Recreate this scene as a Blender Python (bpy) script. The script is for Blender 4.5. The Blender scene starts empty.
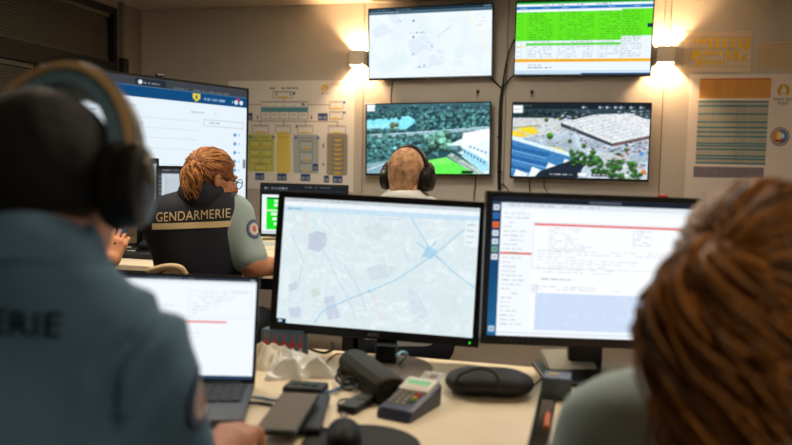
import bpy, bmesh, math, random
import numpy as np
from mathutils import Vector, Matrix
from mathutils.bvhtree import BVHTree

random.seed(7)
RNG = np.random.default_rng(11)
SC = bpy.context.scene
COL = SC.collection

# ------------------------------------------------------------------ camera
FPX, HORIZON, ROLL, CAMZ = 770.0, 163.0, 0.02, 1.22
PITCH = math.atan((222.5 - HORIZON) / FPX)
CF = np.array([0, math.cos(PITCH), -math.sin(PITCH)])
_u0 = np.array([0, math.sin(PITCH), math.cos(PITCH)])
_r0 = np.array([1.0, 0, 0])
CR = _r0 * math.cos(ROLL) + _u0 * math.sin(ROLL)
CU = _u0 * math.cos(ROLL) - _r0 * math.sin(ROLL)
CP = np.array([0, 0, CAMZ])
cam_data = bpy.data.cameras.new('camera')
cam = bpy.data.objects.new('camera', cam_data)
COL.objects.link(cam)
cam.matrix_world = Matrix(((CR[0], CU[0], -CF[0], CP[0]), (CR[1], CU[1], -CF[1], CP[1]), (CR[2], CU[2], -CF[2], CP[2]), (0, 0, 0, 1)))
cam_data.sensor_width = 36
cam_data.lens = 36 * FPX / 792
cam_data.clip_start = 0.05
cam_data.dof.use_dof = True
cam_data.dof.focus_distance = 3.1
cam_data.dof.aperture_fstop = 2.7
SC.camera = cam

# ------------------------------------------------------------------ world, exposure
world = bpy.data.worlds.new('world')
SC.world = world
world.use_nodes = True
world.node_tree.nodes['Background'].inputs[0].default_value = (0.02, 0.022, 0.03, 1)
world.node_tree.nodes['Background'].inputs[1].default_value = 0.3
SC.view_settings.view_transform = 'Standard'
SC.view_settings.look = 'None'
SC.view_settings.gamma = 1
SC.view_settings.use_curve_mapping = False
SC.view_settings.exposure = 0.22
PANEL_POWER = 21.0      # ceiling panel emission strength
SCONCE_W = 30.0         # wall light watts
SCREEN_GAIN = 0.92      # display brightness

# ------------------------------------------------------------------ picking helpers (pixel of the photograph -> point in the room)
def ray(px, py):
    return CF + CR * ((px - 396) / FPX) + CU * ((222.5 - py) / FPX)
def at_y(px, py, y):
    d = ray(px, py); return CP + d * (y / d[1])
def at_z(px, py, z):
    d = ray(px, py); return CP + d * ((z - CAMZ) / d[2])
def at_plane(px, py, o, n):
    d = ray(px, py); return CP + d * (np.dot(np.asarray(o) - CP, n) / np.dot(d, n))

def rotz(a): c, s = math.cos(a), math.sin(a); return np.array([[c, -s, 0], [s, c, 0], [0, 0, 1.0]])
def rotx(a): c, s = math.cos(a), math.sin(a); return np.array([[1.0, 0, 0], [0, c, -s], [0, s, c]])
def roty(a): c, s = math.cos(a), math.sin(a); return np.array([[c, 0, s], [0, 1.0, 0], [-s, 0, c]])

# ------------------------------------------------------------------ materials
def s2l(c):
    c = np.asarray(c, float) / 255.0
    return np.where(c <= 0.04045, c / 12.92, ((c + 0.055) / 1.055) ** 2.4)
MATS = {}
def mat(name, rgb, rough=0.6, metal=0.0, spec=0.4, noise=0.0, nscale=40.0, bump=0.0, bscale=120.0, attr=False, sheen=0.0, coat=0.0):
    if name in MATS: return MATS[name]
    m = bpy.data.materials.new(name); m.use_nodes = True
    nt = m.node_tree; b = nt.nodes['Principled BSDF']
    b.inputs['Roughness'].default_value = rough
    b.inputs['Metallic'].default_value = metal
    b.inputs['Specular IOR Level'].default_value = spec
    if sheen: b.inputs['Sheen Weight'].default_value = sheen
    if coat: b.inputs['Coat Weight'].default_value = coat
    lin = s2l(rgb)
    tc = nt.nodes.new('ShaderNodeTexCoord')
    src = None
    if attr:
        a = nt.nodes.new('ShaderNodeAttribute'); a.attribute_name = 'Col'; src = a.outputs['Color']
    n = nt.nodes.new('ShaderNodeTexNoise'); n.inputs['Scale'].default_value = nscale; n.inputs['Detail'].default_value = 4
    nt.links.new(tc.outputs['Object'], n.inputs['Vector'])
    mr = nt.nodes.new('ShaderNodeMapRange')
    mr.inputs['From Min'].default_value = 0.3; mr.inputs['From Max'].default_value = 0.7
    mr.inputs['To Min'].default_value = 1 - noise; mr.inputs['To Max'].default_value = 1 + noise
    nt.links.new(n.outputs['Fac'], mr.inputs['Value'])
    vm = nt.nodes.new('ShaderNodeVectorMath'); vm.operation = 'SCALE'
    if src is not None: nt.links.new(src, vm.inputs[0])
    else: vm.inputs[0].default_value = tuple(lin)
    nt.links.new(mr.outputs['Result'], vm.inputs['Scale'])
    nt.links.new(vm.outputs[0], b.inputs['Base Color'])
    if bump:
        n2 = nt.nodes.new('ShaderNodeTexNoise'); n2.inputs['Scale'].default_value = bscale; n2.inputs['Detail'].default_value = 3
        nt.links.new(tc.outputs['Object'], n2.inputs['Vector'])
        bp = nt.nodes.new('ShaderNodeBump'); bp.inputs['Strength'].default_value = bump; bp.inputs['Distance'].default_value = 0.01
        nt.links.new(n2.outputs['Fac'], bp.inputs['Height']); nt.links.new(bp.outputs['Normal'], b.inputs['Normal'])
    MATS[name] = m
    return m
def emit(name, rgb=None, strength=1.0, attr=False):
    if name in MATS: return MATS[name]
    m = bpy.data.materials.new(name); m.use_nodes = True
    nt = m.node_tree; nt.nodes.remove(nt.nodes['Principled BSDF'])
    e = nt.nodes.new('ShaderNodeEmission'); e.inputs['Strength'].default_value = strength
    if attr:
        a = nt.nodes.new('ShaderNodeAttribute'); a.attribute_name = 'Col'; nt.links.new(a.outputs['Color'], e.inputs['Color'])
    else: e.inputs['Color'].default_value = (*s2l(rgb), 1)
    nt.links.new(e.outputs[0], nt.nodes['Material Output'].inputs[0])
    MATS[name] = m
    return m

# ------------------------------------------------------------------ object helpers
def tag(o, label=None, cat=None, group=None, kind=None):
    if label: o['label'] = label
    if cat: o['category'] = cat
    if group: o['group'] = group
    if kind: o['kind'] = kind
    return o
def thing(name, loc, label, cat, group=None):
    o = bpy.data.objects.new(name, None); COL.objects.link(o)
    o.empty_display_size = 0.05
    o.location = tuple(float(v) for v in loc)
    return tag(o, label, cat, group)
def world_loc(o):
    p = Vector(o.location)
    while o.parent: o = o.parent; p = p + Vector(o.location)
    return np.array(p)
def link_mesh(name, me, m, parent=None, loc=None):
    """me is in world coordinates; it is shifted so that the parent's (or loc) origin becomes its own"""
    o = bpy.data.objects.new(name, me); COL.objects.link(o)
    off = world_loc(parent) if parent is not None else np.array(loc if loc is not None else (0, 0, 0), float)
    if np.any(off): me.transform(Matrix.Translation(-Vector(off)))
    if parent is not None: o.parent = parent
    else: o.location = tuple(off)
    if m is not None: me.materials.append(m)
    return o
def copy_tree(o, parent=None, loc=None):
    c = o.copy(); COL.objects.link(c); c.parent = parent
    if loc is not None: c.location = loc
    for ch in list(o.children): copy_tree(ch, c)
    return c

class MB:
    """collects shapes in world coordinates"""
    def __init__(s): s.bm = bmesh.new()
    def _v(s, pts): return [s.bm.verts.new(tuple(map(float, p))) for p in pts]
    def box(s, c, size, rot=None, r=0.0, seg=2, taper=None):
        """rot: 3x3 columns ex,ey,ez"""
        b = bmesh.new(); bmesh.ops.create_cube(b, size=1)
        for v in b.verts:
            t = 1.0
            if taper and v.co.z > 0: t = taper
            v.co = Vector((v.co.x * size[0] * t, v.co.y * size[1] * t, v.co.z * size[2]))
        if r > 0: bmesh.ops.bevel(b, geom=list(b.edges), offset=r, segments=seg, profile=0.5, affect='EDGES')
        R = np.eye(3) if rot is None else np.asarray(rot)
        c = np.asarray(c, float)
        mp = {v: s.bm.verts.new(tuple(R @ np.array(v.co) + c)) for v in b.verts}
        for f in b.faces: s.bm.faces.new([mp[v] for v in f.verts])
        b.free(); return s
    def poly(s, pts, thick=None):
        pts = [np.asarray(p, float) for p in pts]
        if thick is None: s.bm.faces.new(s._v(pts)); return s
        t = np.asarray(thick, float)
        a = s._v(pts); b = s._v([p + t for p in pts]); n = len(pts)
        s.bm.faces.new(a[::-1]); s.bm.faces.new(b)
        for i in range(n): s.bm.faces.new([a[i], a[(i + 1) % n], b[(i + 1) % n], b[i]])
        return s
    def loft(s, rings, cap=True, closed=True):
        R = [s._v(r) for r in rings]; n = len(R[0])
        for a, b in zip(R[:-1], R[1:]):
            for i in range(n if closed else n - 1):
                s.bm.faces.new([a[i], a[(i + 1) % n], b[(i + 1) % n], b[i]])
        if cap: s.bm.faces.new(R[0][::-1]); s.bm.faces.new(R[-1])
        return s
    def tube(s, pts, r, n=8, cap=True):
        pts = [np.asarray(p, float) for p in pts]
        rs = r if hasattr(r, '__len__') else [r] * len(pts)
        rings = []; up = np.array([0.13, 0.27, 0.95])
        for i, p in enumerate(pts):
            d = pts[min(i + 1, len(pts) - 1)] - pts[max(i - 1, 0)]
            d = d / (np.linalg.norm(d) + 1e-12)
            a = np.cross(d, up); 
            if np.linalg.norm(a) < 1e-3: a = np.cross(d, (1, 0, 0.1))
            a /= np.linalg.norm(a); b = np.cross(d, a)
            if i and np.dot(a, la) < 0: pass
            la = a
            rings.append([p + rs[i] * (a * math.cos(2 * math.pi * k / n) + b * math.sin(2 * math.pi * k / n)) for k in range(n)])
        return s.loft(rings, cap)
    def lathe(s, c, prof, axis=(0, 0, 1), n=24, cap=True):
        ax = np.asarray(axis, float); ax /= np.linalg.norm(ax)
        e = np.cross(ax, (0.3, 0.9, 0.2)); e /= np.linalg.norm(e); g = np.cross(ax, e)
        c = np.asarray(c, float)
        return s.loft([[c + ax * z + rr * (e * math.cos(2 * math.pi * k / n) + g * math.sin(2 * math.pi * k / n)) for k in range(n)] for rr, z in prof], cap)
    def build(s, name, m, parent=None, smooth=False, loc=None, auto=None):
        bmesh.ops.recalc_face_normals(s.bm, faces=s.bm.faces)
        me = bpy.data.meshes.new(name); s.bm.to_mesh(me); s.bm.free()
        if smooth: me.polygons.foreach_set('use_smooth', np.ones(len(me.polygons), bool))
        if auto is not None: me.set_sharp_from_angle(angle=math.radians(auto))
        return link_mesh(name, me, m, parent, loc)

def catmull(pts, n=8):
    P = [np.asarray(p, float) for p in pts]; P = [2 * P[0] - P[1]] + P + [2 * P[-1] - P[-2]]
    out = []
    for i in range(1, len(P) - 2):
        for k in range(n):
            t = k / n; a, b, c, d = P[i - 1], P[i], P[i + 1], P[i + 2]
            out.append(0.5 * (2 * b + (c - a) * t + (2 * a - 5 * b + 4 * c - d) * t * t + (3 * b - a - 3 * c + d) * t ** 3))
    out.append(P[-2]); return out

def grid_mesh(name, pts, cols, m, parent):
    """pts (h,w,3) world; cols (h,w,3) linear: a printed or lit surface with its colours stored on the mesh"""
    h, w = pts.shape[:2]
    idx = np.arange(h * w).reshape(h, w)
    q = np.stack([idx[1:, :-1], idx[1:, 1:], idx[:-1, 1:], idx[:-1, :-1]], -1).reshape(-1, 4)
    me = bpy.data.meshes.new(name)
    me.vertices.add(h * w); me.vertices.foreach_set('co', pts.reshape(-1).astype(np.float32))
    me.loops.add(q.size); me.loops.foreach_set('vertex_index', q.reshape(-1).astype(np.int32))
    me.polygons.add(len(q)); me.polygons.foreach_set('loop_start', np.arange(0, q.size, 4, dtype=np.int32))
    me.update(calc_edges=True); me.validate()
    a = me.color_attributes.new('Col', 'FLOAT_COLOR', 'POINT')
    c4 = np.ones((h * w, 4), np.float32); c4[:, :3] = cols.reshape(-1, 3)
    a.data.foreach_set('color', c4.reshape(-1))
    return link_mesh(name, me, m, parent)

# ------------------------------------------------------------------ 2D painter for screens and printed sheets (0..1, y down, sRGB 0..255)
class Paint:
    def __init__(s, w, h, bg):
        s.w, s.h = w, h
        s.im = np.empty((h, w, 3)); s.im[:] = bg
        s.X, s.Y = np.meshgrid((np.arange(w) + .5) / w, (np.arange(h) + .5) / h)
        s.asp = w / h
    def mask(s, m, c, a=1.0):
        m = np.clip(m.astype(float) * a, 0, 1)[..., None]; s.im = s.im * (1 - m) + np.asarray(c, float) * m; return s
    def _cov(s, x0, x1, n):
        e = np.arange(n + 1) / n
        return np.clip((np.minimum(e[1:], x1) - np.maximum(e[:-1], x0)) * n, 0, 1)
    def rect(s, x0, y0, x1, y1, c, a=1.0):
        cov = s._cov(y0, y1, s.h)[:, None] * s._cov(x0, x1, s.w)[None, :]
        return s.mask(cov, c, a)
    def frame(s, x0, y0, x1, y1, c, t=0.004, a=1.0):
        tx, ty = t / s.asp, t
        s.rect(x0, y0, x1, y0 + ty, c, a); s.rect(x0, y1 - ty, x1, y1, c, a); s.rect(x0, y0, x0 + tx, y1, c, a); s.rect(x1 - tx, y0, x1, y1, c, a); return s
    def poly(s, pts, c, a=1.0):
        ins = np.zeros_like(s.X, bool); n = len(pts)
        for i in range(n):
            x0, y0 = pts[i]; x1, y1 = pts[(i + 1) % n]
            if y0 == y1: continue
            cond = (s.Y < max(y0, y1)) & (s.Y >= min(y0, y1))
            ins ^= cond & (s.X < x0 + (s.Y - y0) * (x1 - x0) / (y1 - y0))
        return s.mask(ins, c, a)
    def disc(s, x, y, r, c, a=1.0, ry=None):
        ry = r if ry is None else ry
        i0, i1 = max(0, int((x - r / s.asp) * s.w) - 2), min(s.w, int((x + r / s.asp) * s.w) + 3); j0, j1 = max(0, int((y - ry) * s.h) - 2), min(s.h, int((y + ry) * s.h) + 3)
        if i1 <= i0 or j1 <= j0: return s
        X, Y = s.X[j0:j1, i0:i1], s.Y[j0:j1, i0:i1]
        d = np.sqrt(((X - x) * s.asp / r) ** 2 + ((Y - y) / ry) ** 2)
        m = (np.clip((1 - d) * r * s.h + .5, 0, 1) * a)[..., None]
        s.im[j0:j1, i0:i1] = s.im[j0:j1, i0:i1] * (1 - m) + np.asarray(c, float) * m
        return s
    def line(s, pts, t, c, a=1.0):
        """t: width as a fraction of the height"""
        D = np.full(s.X.shape, 9.0)
        for (x0, y0), (x1, y1) in zip(pts[:-1], pts[1:]):
            ax, ay, bx, by = x0 * s.asp, y0, x1 * s.asp, y1
            L = (bx - ax) ** 2 + (by - ay) ** 2 + 1e-12
            k = np.clip(((s.X * s.asp - ax) * (bx - ax) + (s.Y - ay) * (by - ay)) / L, 0, 1)
            D = np.minimum(D, np.hypot(s.X * s.asp - ax - k * (bx - ax), s.Y - ay - k * (by - ay)))
        return s.mask(np.clip((t / 2 - D) * s.h + .5, 0, 1), c, a)
    def words(s, x0, y, x1, hgt, c, a=0.6, dens=0.8):
        x = x0
        while x < x1:
            L = random.uniform(.008, .04); L = min(L, x1 - x)
            if random.random() < dens: s.rect(x, y, x + L, y + hgt, c, a * random.uniform(.6, 1))
            x += L + random.uniform(.004, .012)
        return s
    def soften(s):
        a = np.pad(s.im, ((1, 1), (1, 1), (0, 0)), 'edge'); h, w = s.h, s.w
        s.im = sum(a[i:i + h, j:j + w] * k for i, j, k in ((0, 0, 1), (0, 1, 2), (0, 2, 1), (1, 0, 2), (1, 1, 4), (1, 2, 2), (2, 0, 1), (2, 1, 2), (2, 2, 1))) / 16
        return s
    def lin(s): return s2l(np.clip(s.im, 0, 255))
def vnoise(w, h, cx, cy, seed=0):
    r = np.random.default_rng(seed).random((cy + 2, cx + 2))
    x = np.linspace(0, cx, w, endpoint=False); y = np.linspace(0, cy, h, endpoint=False)
    xi = x.astype(int); yi = y.astype(int); fx = x - xi; fy = (y - yi)[:, None]
    fx = fx * fx * (3 - 2 * fx); fy = fy * fy * (3 - 2 * fy)
    a = r[yi][:, xi]; b = r[yi][:, xi + 1]; c = r[yi + 1][:, xi]; d = r[yi + 1][:, xi + 1]
    return (a * (1 - fx) + b * fx) * (1 - fy) + (c * (1 - fx) + d * fx) * fy
# ================================================================== THE ROOM
WTH = 0.25                                            # the back wall runs away to the left
WU = np.array([math.cos(WTH), -math.sin(WTH), 0])     # along the back wall, to the right
WN = np.array([-math.sin(WTH), -math.cos(WTH), 0])    # out of the back wall, into the room
W0 = np.array([0.77, 5.87, 0.0])                      # a point of the back wall
LU = np.array([0.206, 1.0, 0]); LU /= np.linalg.norm(LU)   # along the left wall, away from the camera
Z3 = np.array([0, 0, 1.0])
def on_wall(px, py, off=0.0): return at_plane(px, py, W0 + WN * off, WN)
def wall_xy(s, z, off=0.0): return W0 + WU * s + Z3 * z + WN * off
HC = on_wall(250, 7)[2]
cl = on_wall(141.5, 13); cl[2] = 0
WR = np.stack([WU, -WN, Z3], 1)                       # frame of the back wall: x right, y into the wall, z up
LNORM = np.array([LU[1], -LU[0], 0])                  # out of the left wall, into the room
LR = np.stack([LU, -LNORM, Z3], 1)
P0 = cl; P1 = W0 + WU * 2.75; P2 = P1 - LU * 8.2; P3 = P0 - LU * 8.9
M_wall = mat('wall_paint', (200, 195, 187), 0.75, noise=0.03, nscale=6, bump=0.06, bscale=160)
M_joint = mat('wall_joint', (120, 108, 95), 0.8)
M_ceil = mat('ceiling_paint', (196, 186, 172), 0.85, noise=0.02)
M_floor = mat('floor_carpet', (112, 107, 100), 0.95, noise=0.12, nscale=90, bump=0.2, bscale=400)

def slab(name, pts, thick, m):
    o = MB().poly(pts, thick).build(name, m); return tag(o, kind='structure')
slab('floor', [P0, P1, P2, P3], (0, 0, -0.1), M_floor)
slab('ceiling', [p + Z3 * HC for p in (P0, P1, P2, P3)], (0, 0, 0.1), M_ceil)
wb = slab('wall_back', [P0, P1, P1 + Z3 * HC, P0 + Z3 * HC], -WN * 0.1, M_joint)
slab('wall_right', [P1, P2, P2 + Z3 * HC, P1 + Z3 * HC], LNORM * 0.1, M_wall)
slab('wall_front', [P2, P3, P3 + Z3 * HC, P2 + Z3 * HC], WN * 0.1, M_wall)

# wall panels with narrow open joints, split where the photograph shows the joints
s_l = np.dot(P0 - W0, WU)
s_of = lambda px, py: float(np.dot(on_wall(px, py) - W0, WU))
j1 = s_of(365, 20); j2 = s_of(666.5, 20); pw = (j2 - j1) / 2
joints = [s_l, j1, j1 + pw, j2, j2 + pw]
joints = sorted(set([s for s in joints if s_l <= s < 2.7])) + [2.75]
for a, b in zip(joints[:-1], joints[1:]):
    w = b - a - 0.006
    MB().box(wall_xy((a + b) / 2, HC / 2, 0.006), (w, 0.012, HC - 0.004), WR, 0.0015, 1).build('panel', M_wall, wb)

# left wall with its window: a high band of closed dark blinds over a transom, a second band under it
s_end = np.dot(at_plane(118.5, 30, P0, LNORM) - P0, LU)
wz = at_plane(116, 63, P0, LNORM)[2]                  # lower edge of the upper blind
M_black = mat('window_frame_black', (20, 20, 20), 0.5)
M_blind = mat('blind_slat', (96, 92, 80), 0.5)
M_strip = mat('grey_trim', (120, 112, 100), 0.6)
z_sill, z_top = 0.95, HC - 0.06
win_a, win_b = s_end - 3.2, s_end - 0.03
wl = MB()
pt = lambda s, z, off=0: P0 + LU * s + Z3 * z + LNORM * off
def lbox(mb, s0, s1, z0, z1, o0, o1, r=0):
    return mb.box(pt((s0 + s1) / 2, (z0 + z1) / 2, (o0 + o1) / 2), (abs(s1 - s0), abs(o1 - o0), z1 - z0), LR, r, 1)
L_all = -8.9
lbox(wl, win_b, 0, 0, HC, -0.12, 0); lbox(wl, L_all, win_a, 0, HC, -0.12, 0)
lbox(wl, win_a, win_b, 0, z_sill, -0.12, 0); lbox(wl, win_a, win_b, z_top, HC, -0.12, 0)
tag(wl.build('wall_left', mat('wall_paint_left', (150, 140, 126), 0.75, noise=0.03, nscale=6)), kind='structure')
win = thing('window_1', pt((win_a + win_b) / 2, z_sill), None, None); tag(win, kind='structure')
fr = MB(); t = 0.05
for a, b, c, d in ((win_a, win_a + t, z_sill, z_top), (win_b - t, win_b, z_sill, z_top), (win_a + t, win_b - t, z_sill, z_sill + t), (win_a + t, win_b - t, z_top - t, z_top)):
    lbox(fr, a, b, c, d, -0.1, 0.01)
fr.build('window_frame', M_black, win)
lbox(MB(), win_a + t, win_b - t, wz - 0.13, wz, -0.08, 0.015).build('transom', M_black, win)
m_s = s_end - 0.92
lbox(MB(), m_s - 0.06, m_s, z_sill + t, wz - 0.13, -0.08, 0.012).build('mullion', M_black, win)
lbox(MB(), win_a + t, win_b - t, z_sill + t, z_top - t, -0.095, -0.09).build('pane', mat('night_glass', (14, 16, 20), 0.1), win)
def blind(z0, z1, s0, s1):
    bl = lbox(MB(), s0, s1, z1 - 0.03, z1, -0.055, -0.02).build('blind', M_blind, win)
    n = int((z1 - z0 - 0.03) / 0.021); first = None
    for i in range(n):
        z = z1 - 0.045 - i * 0.021
        if first is None:
            mb = MB(); c = pt((s0 + s1) / 2, z, -0.04); a = math.radians(62)
            ey = -LNORM * math.cos(a) + Z3 * math.sin(a); ez = np.cross(LU, ey)
            mb.box(c, (s1 - s0 - 0.01, 0.024, 0.0012), np.stack([LU, ey, ez], 1))
            first = mb.build('slat', M_blind, bl)
        else:
            c = first.copy(); COL.objects.link(c); c.location = (0, 0, -i * 0.021)
    lbox(MB(), s0, s1, z0, z0 + 0.018, -0.05, -0.03).build('bottom_rail', M_blind, bl)
blind(wz + 0.005, z_top - t, win_a + t + .01, win_b - t - .01)
blind(z_sill + t + .01, wz - 0.135, win_a + t + .01, m_s - .07)
blind(z_sill + t + .01, wz - 0.135, m_s + .01, win_b - t - .01)
# grey corner strip with the black winder box under it
zc = at_plane(119, 58, P0, LNORM)[2]
lbox(MB(), s_end + 0.0, s_end + 0.045, zc, HC, 0.0, 0.03).build('trim_1', M_strip)['kind'] = 'structure'
wb_ = thing('blind_winder', pt(s_end + 0.03, zc - 0.2), 'small black blind winder box on the wall below the grey corner strip', 'winder box')
lbox(MB(), s_end - 0.01, s_end + 0.07, zc - 0.19, zc - 0.001, 0.0, 0.05, .004).build('body', M_black, wb_)
lbox(MB(), s_end + 0.0, s_end + 0.06, zc - 0.16, zc - 0.1, 0.05, 0.056, .002).build('cover', mat('dark_cover', (36, 35, 34), .5), wb_)

# ceiling panel lights (out of the frame, above the desks)
M_lamp = emit('lamp_panel', (255, 237, 213), PANEL_POWER)
M_frame = mat('lamp_frame', (220, 220, 215), 0.4)
def panel_light(x, y, label, s=1.0):
    r = thing('ceiling_light', (x, y, HC - 0.03), label, 'ceiling light', 'square ceiling panel lights')
    mb = MB()
    for sx, sy, lx, ly in ((0, -.3 * s, .6 * s + .02, .02), (0, .3 * s, .6 * s + .02, .02), (-.3 * s, 0, .02, .6 * s - .02), (.3 * s, 0, .02, .6 * s - .02)):
        mb.box(np.array([x, y, HC - 0.016]) + WU * sx - WN * sy, (lx, ly, 0.03), WR, .002, 1)
    mb.build('frame', M_frame, r)
    MB().box((x, y, HC - 0.015), (0.6 * s - .02, 0.6 * s - .02, 0.012), WR).build('diffuser', M_lamp, r)
PANELS = [(-1.15, 2.75, 'square ceiling panel light above the two officers at the left desk'), (0.55, 2.3, 'square ceiling panel light above the row of desk monitors'), (-0.1, 4.3, 'square ceiling panel light before the wall screens'), (0.95, -0.7, 'small square ceiling light behind the woman with the ponytail', .72)]
for a in PANELS: panel_light(*a)

# up-and-down wall lights: a square tube open above and below with a lamp inside
M_sconce = mat('sconce_metal', (232, 224, 210), 0.5, spec=0.3)
def sconce(px, py, label):
    c = on_wall(px, py, 0.075); w, h, t = 0.112, 0.115, 0.004
    r = thing('wall_light', c, label, 'wall light', 'up-and-down wall lights')
    mb = MB()
    mb.box(c + WN * (w / 2), (w, t, h), WR); mb.box(c - WN * (w / 2), (w, t, h), WR)
    mb.box(c + WU * (w / 2), (t, w, h), WR); mb.box(c - WU * (w / 2), (t, w, h), WR)
    mb.build('shade', M_sconce, r)
    MB().box(c - WN * (w / 2 - .012), (0.03, 0.02, 0.03), WR, .003, 1).build('lamp_holder', M_sconce, r)
    ld = bpy.data.lights.new('lamp', 'POINT'); ld.energy = SCONCE_W; ld.color = tuple(s2l((255, 206, 152))); ld.shadow_soft_size = 0.012
    lo = bpy.data.objects.new('lamp', ld); COL.objects.link(lo); lo.parent = r
sconce(358.5, 58.5, 'beige square wall light left of the upper map screen')
sconce(665.5, 55, 'beige square wall light right of the green table screen')

# narrow duct running up from the right wall light
d0 = on_wall(666.5, 46, .02); dz = (HC + d0[2]) / 2
tag(MB().box((d0[0], d0[1], dz), (.04, .016, HC - d0[2] - .004), WR, .002, 1).build('trim_2', mat('duct_cream', (206, 198, 184), .6)), kind='structure')
# ================================================================== DISPLAYS
M_shell = mat('display_black', (17, 17, 18), 0.35, spec=0.5)
M_shell_m = mat('display_matte', (26, 26, 27), 0.6)
M_screen = emit('screen_light', strength=SCREEN_GAIN, attr=True)
M_led = emit('led_green', (40, 255, 60), 1.2)

class Frame:
    def __init__(s, c, yaw, tilt=0.0, roll=0.0):
        ex = np.array([math.cos(yaw), math.sin(yaw), 0]); n = np.array([-math.sin(yaw), math.cos(yaw), 0])
        ez = Z3 * math.cos(tilt) + n * math.sin(tilt)
        s.a = ex * math.cos(roll) - ez * math.sin(roll); s.b = ez * math.cos(roll) + ex * math.sin(roll)
        s.n = -np.cross(s.a, s.b); s.c = np.asarray(c, float)      # n points away from the viewer
        s.R = np.stack([s.a, s.n, s.b], 1)
    def p(s, x, y, z): return s.c + s.a * x + s.n * y + s.b * z
def panel(root, F, w, h, depth, bez, paint, shell=None, back=None, bulge=0.0):
    """bezel = (left, right, top, bottom)"""
    shell = shell or M_shell
    l, r, t, b = bez
    mb = MB()
    mb.box(F.p(0, 0.004, h / 2 - t / 2), (w, 0.012, t), F.R, .0015, 1); mb.box(F.p(0, 0.004, -h / 2 + b / 2), (w, 0.012, b), F.R, .0015, 1)
    mb.box(F.p(-w / 2 + l / 2, 0.004, (b - t) / 2), (l, 0.012, h - t - b), F.R); mb.box(F.p(w / 2 - r / 2, 0.004, (b - t) / 2), (r, 0.012, h - t - b), F.R)
    mb.build('bezel', shell, root)
    mb = MB().box(F.p(0, 0.0102 + depth / 2, 0), (w - .002, depth, h - .002), F.R, min(.004, depth / 3), 2)
    if bulge: mb.box(F.p(0, 0.0102 + depth + bulge / 2, -h * .06), (w * .6, bulge, h * .55), F.R, bulge * .3, 2)
    mb.build('housing', back or M_shell_m, root)
    x0, x1, z0, z1 = -w / 2 + l, w / 2 - r, -h / 2 + b, h / 2 - t
    X, Z = np.meshgrid(np.linspace(x0, x1, paint.w), np.linspace(z1, z0, paint.h))
    pts = F.c + X[..., None] * F.a + Z[..., None] * F.b + F.n * 0.0025
    return grid_mesh('screen', pts, paint.lin(), M_screen, root)

# ---- paintings for the screens
def paint_citymap():
    p = Paint(250, 140, (232, 243, 250))
    n = vnoise(250, 140, 9, 5, 3); p.mask(n > .62, (218, 234, 238), .6)
    for pts in ([(0.32, .47), (.47, .38), (.55, .60), (.36, .70)], [(.50, .72), (.59, .60), (.62, .62), (.62, .82), (.50, .86)], [(.02, .3), (.12, .2), (.2, .34), (.05, .42)], [(.15, .1), (.22, .08), (.28, .2), (.22, .24)]):
        p.poly(pts, (206, 220, 236), .75)
    for pts in ([(.08, .8), (.3, .6), (.34, .75), (.15, .95)], [(.7, .58), (.78, .58), (.77, .85), (.7, .85)], [(.4, .25), (.48, .22), (.5, .36), (.42, .38)]):
        p.poly(pts, (214, 234, 230), .8)
    for L, t, c in (([(0, .62), (.35, .42), (.62, .1)], .012, (244, 248, 250)), ([(.78, .06), (.86, .3), (1, .72)], .03, (238, 240, 206)), ([(.3, .95), (.45, .62), (.95, .85)], .014, (246, 250, 252)), ([(.05, .1), (.5, .55), (.7, .98)], .01, (246, 250, 252)), ([(.57, .42), (.67, .30)], .012, (180, 195, 205)), ([(.62, .35), (.68, .28)], .008, (180, 195, 205))):
        p.line(L, t, c)
    for x, y, r in ((.37, .19, .018), (.37, .42, .018), (.40, .36, .012), (.44, .36, .012), (.52, .56, .012), (.37, .66, .012), (.42, .85, .013), (.46, .83, .012), (.26, .19, .009)): p.disc(x, y, r, (48, 104, 140))
    p.rect(.33, .36, .49, .37, (120, 140, 160), .5); p.rect(.38, .85, .5, .86, (120, 140, 160), .5)
    p.rect(.85, .1, 1, .36, (240, 246, 250), .8)
    for k in range(4): p.words(.87, .13 + k * .05, .95, .012, (120, 140, 150))
    p.mask(np.ones_like(p.X), (238, 247, 252), .4)
    p.rect(0, 0, 1, .045, (30, 52, 66)); p.rect(0, .045, 1, .085, (70, 100, 120)); p.words(.02, .015, .4, .012, (160, 190, 205)); p.words(.02, .052, .25, .012, (200, 220, 230)); p.rect(.93, .01, .99, .03, (150, 170, 180), .6)
    return p
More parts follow.
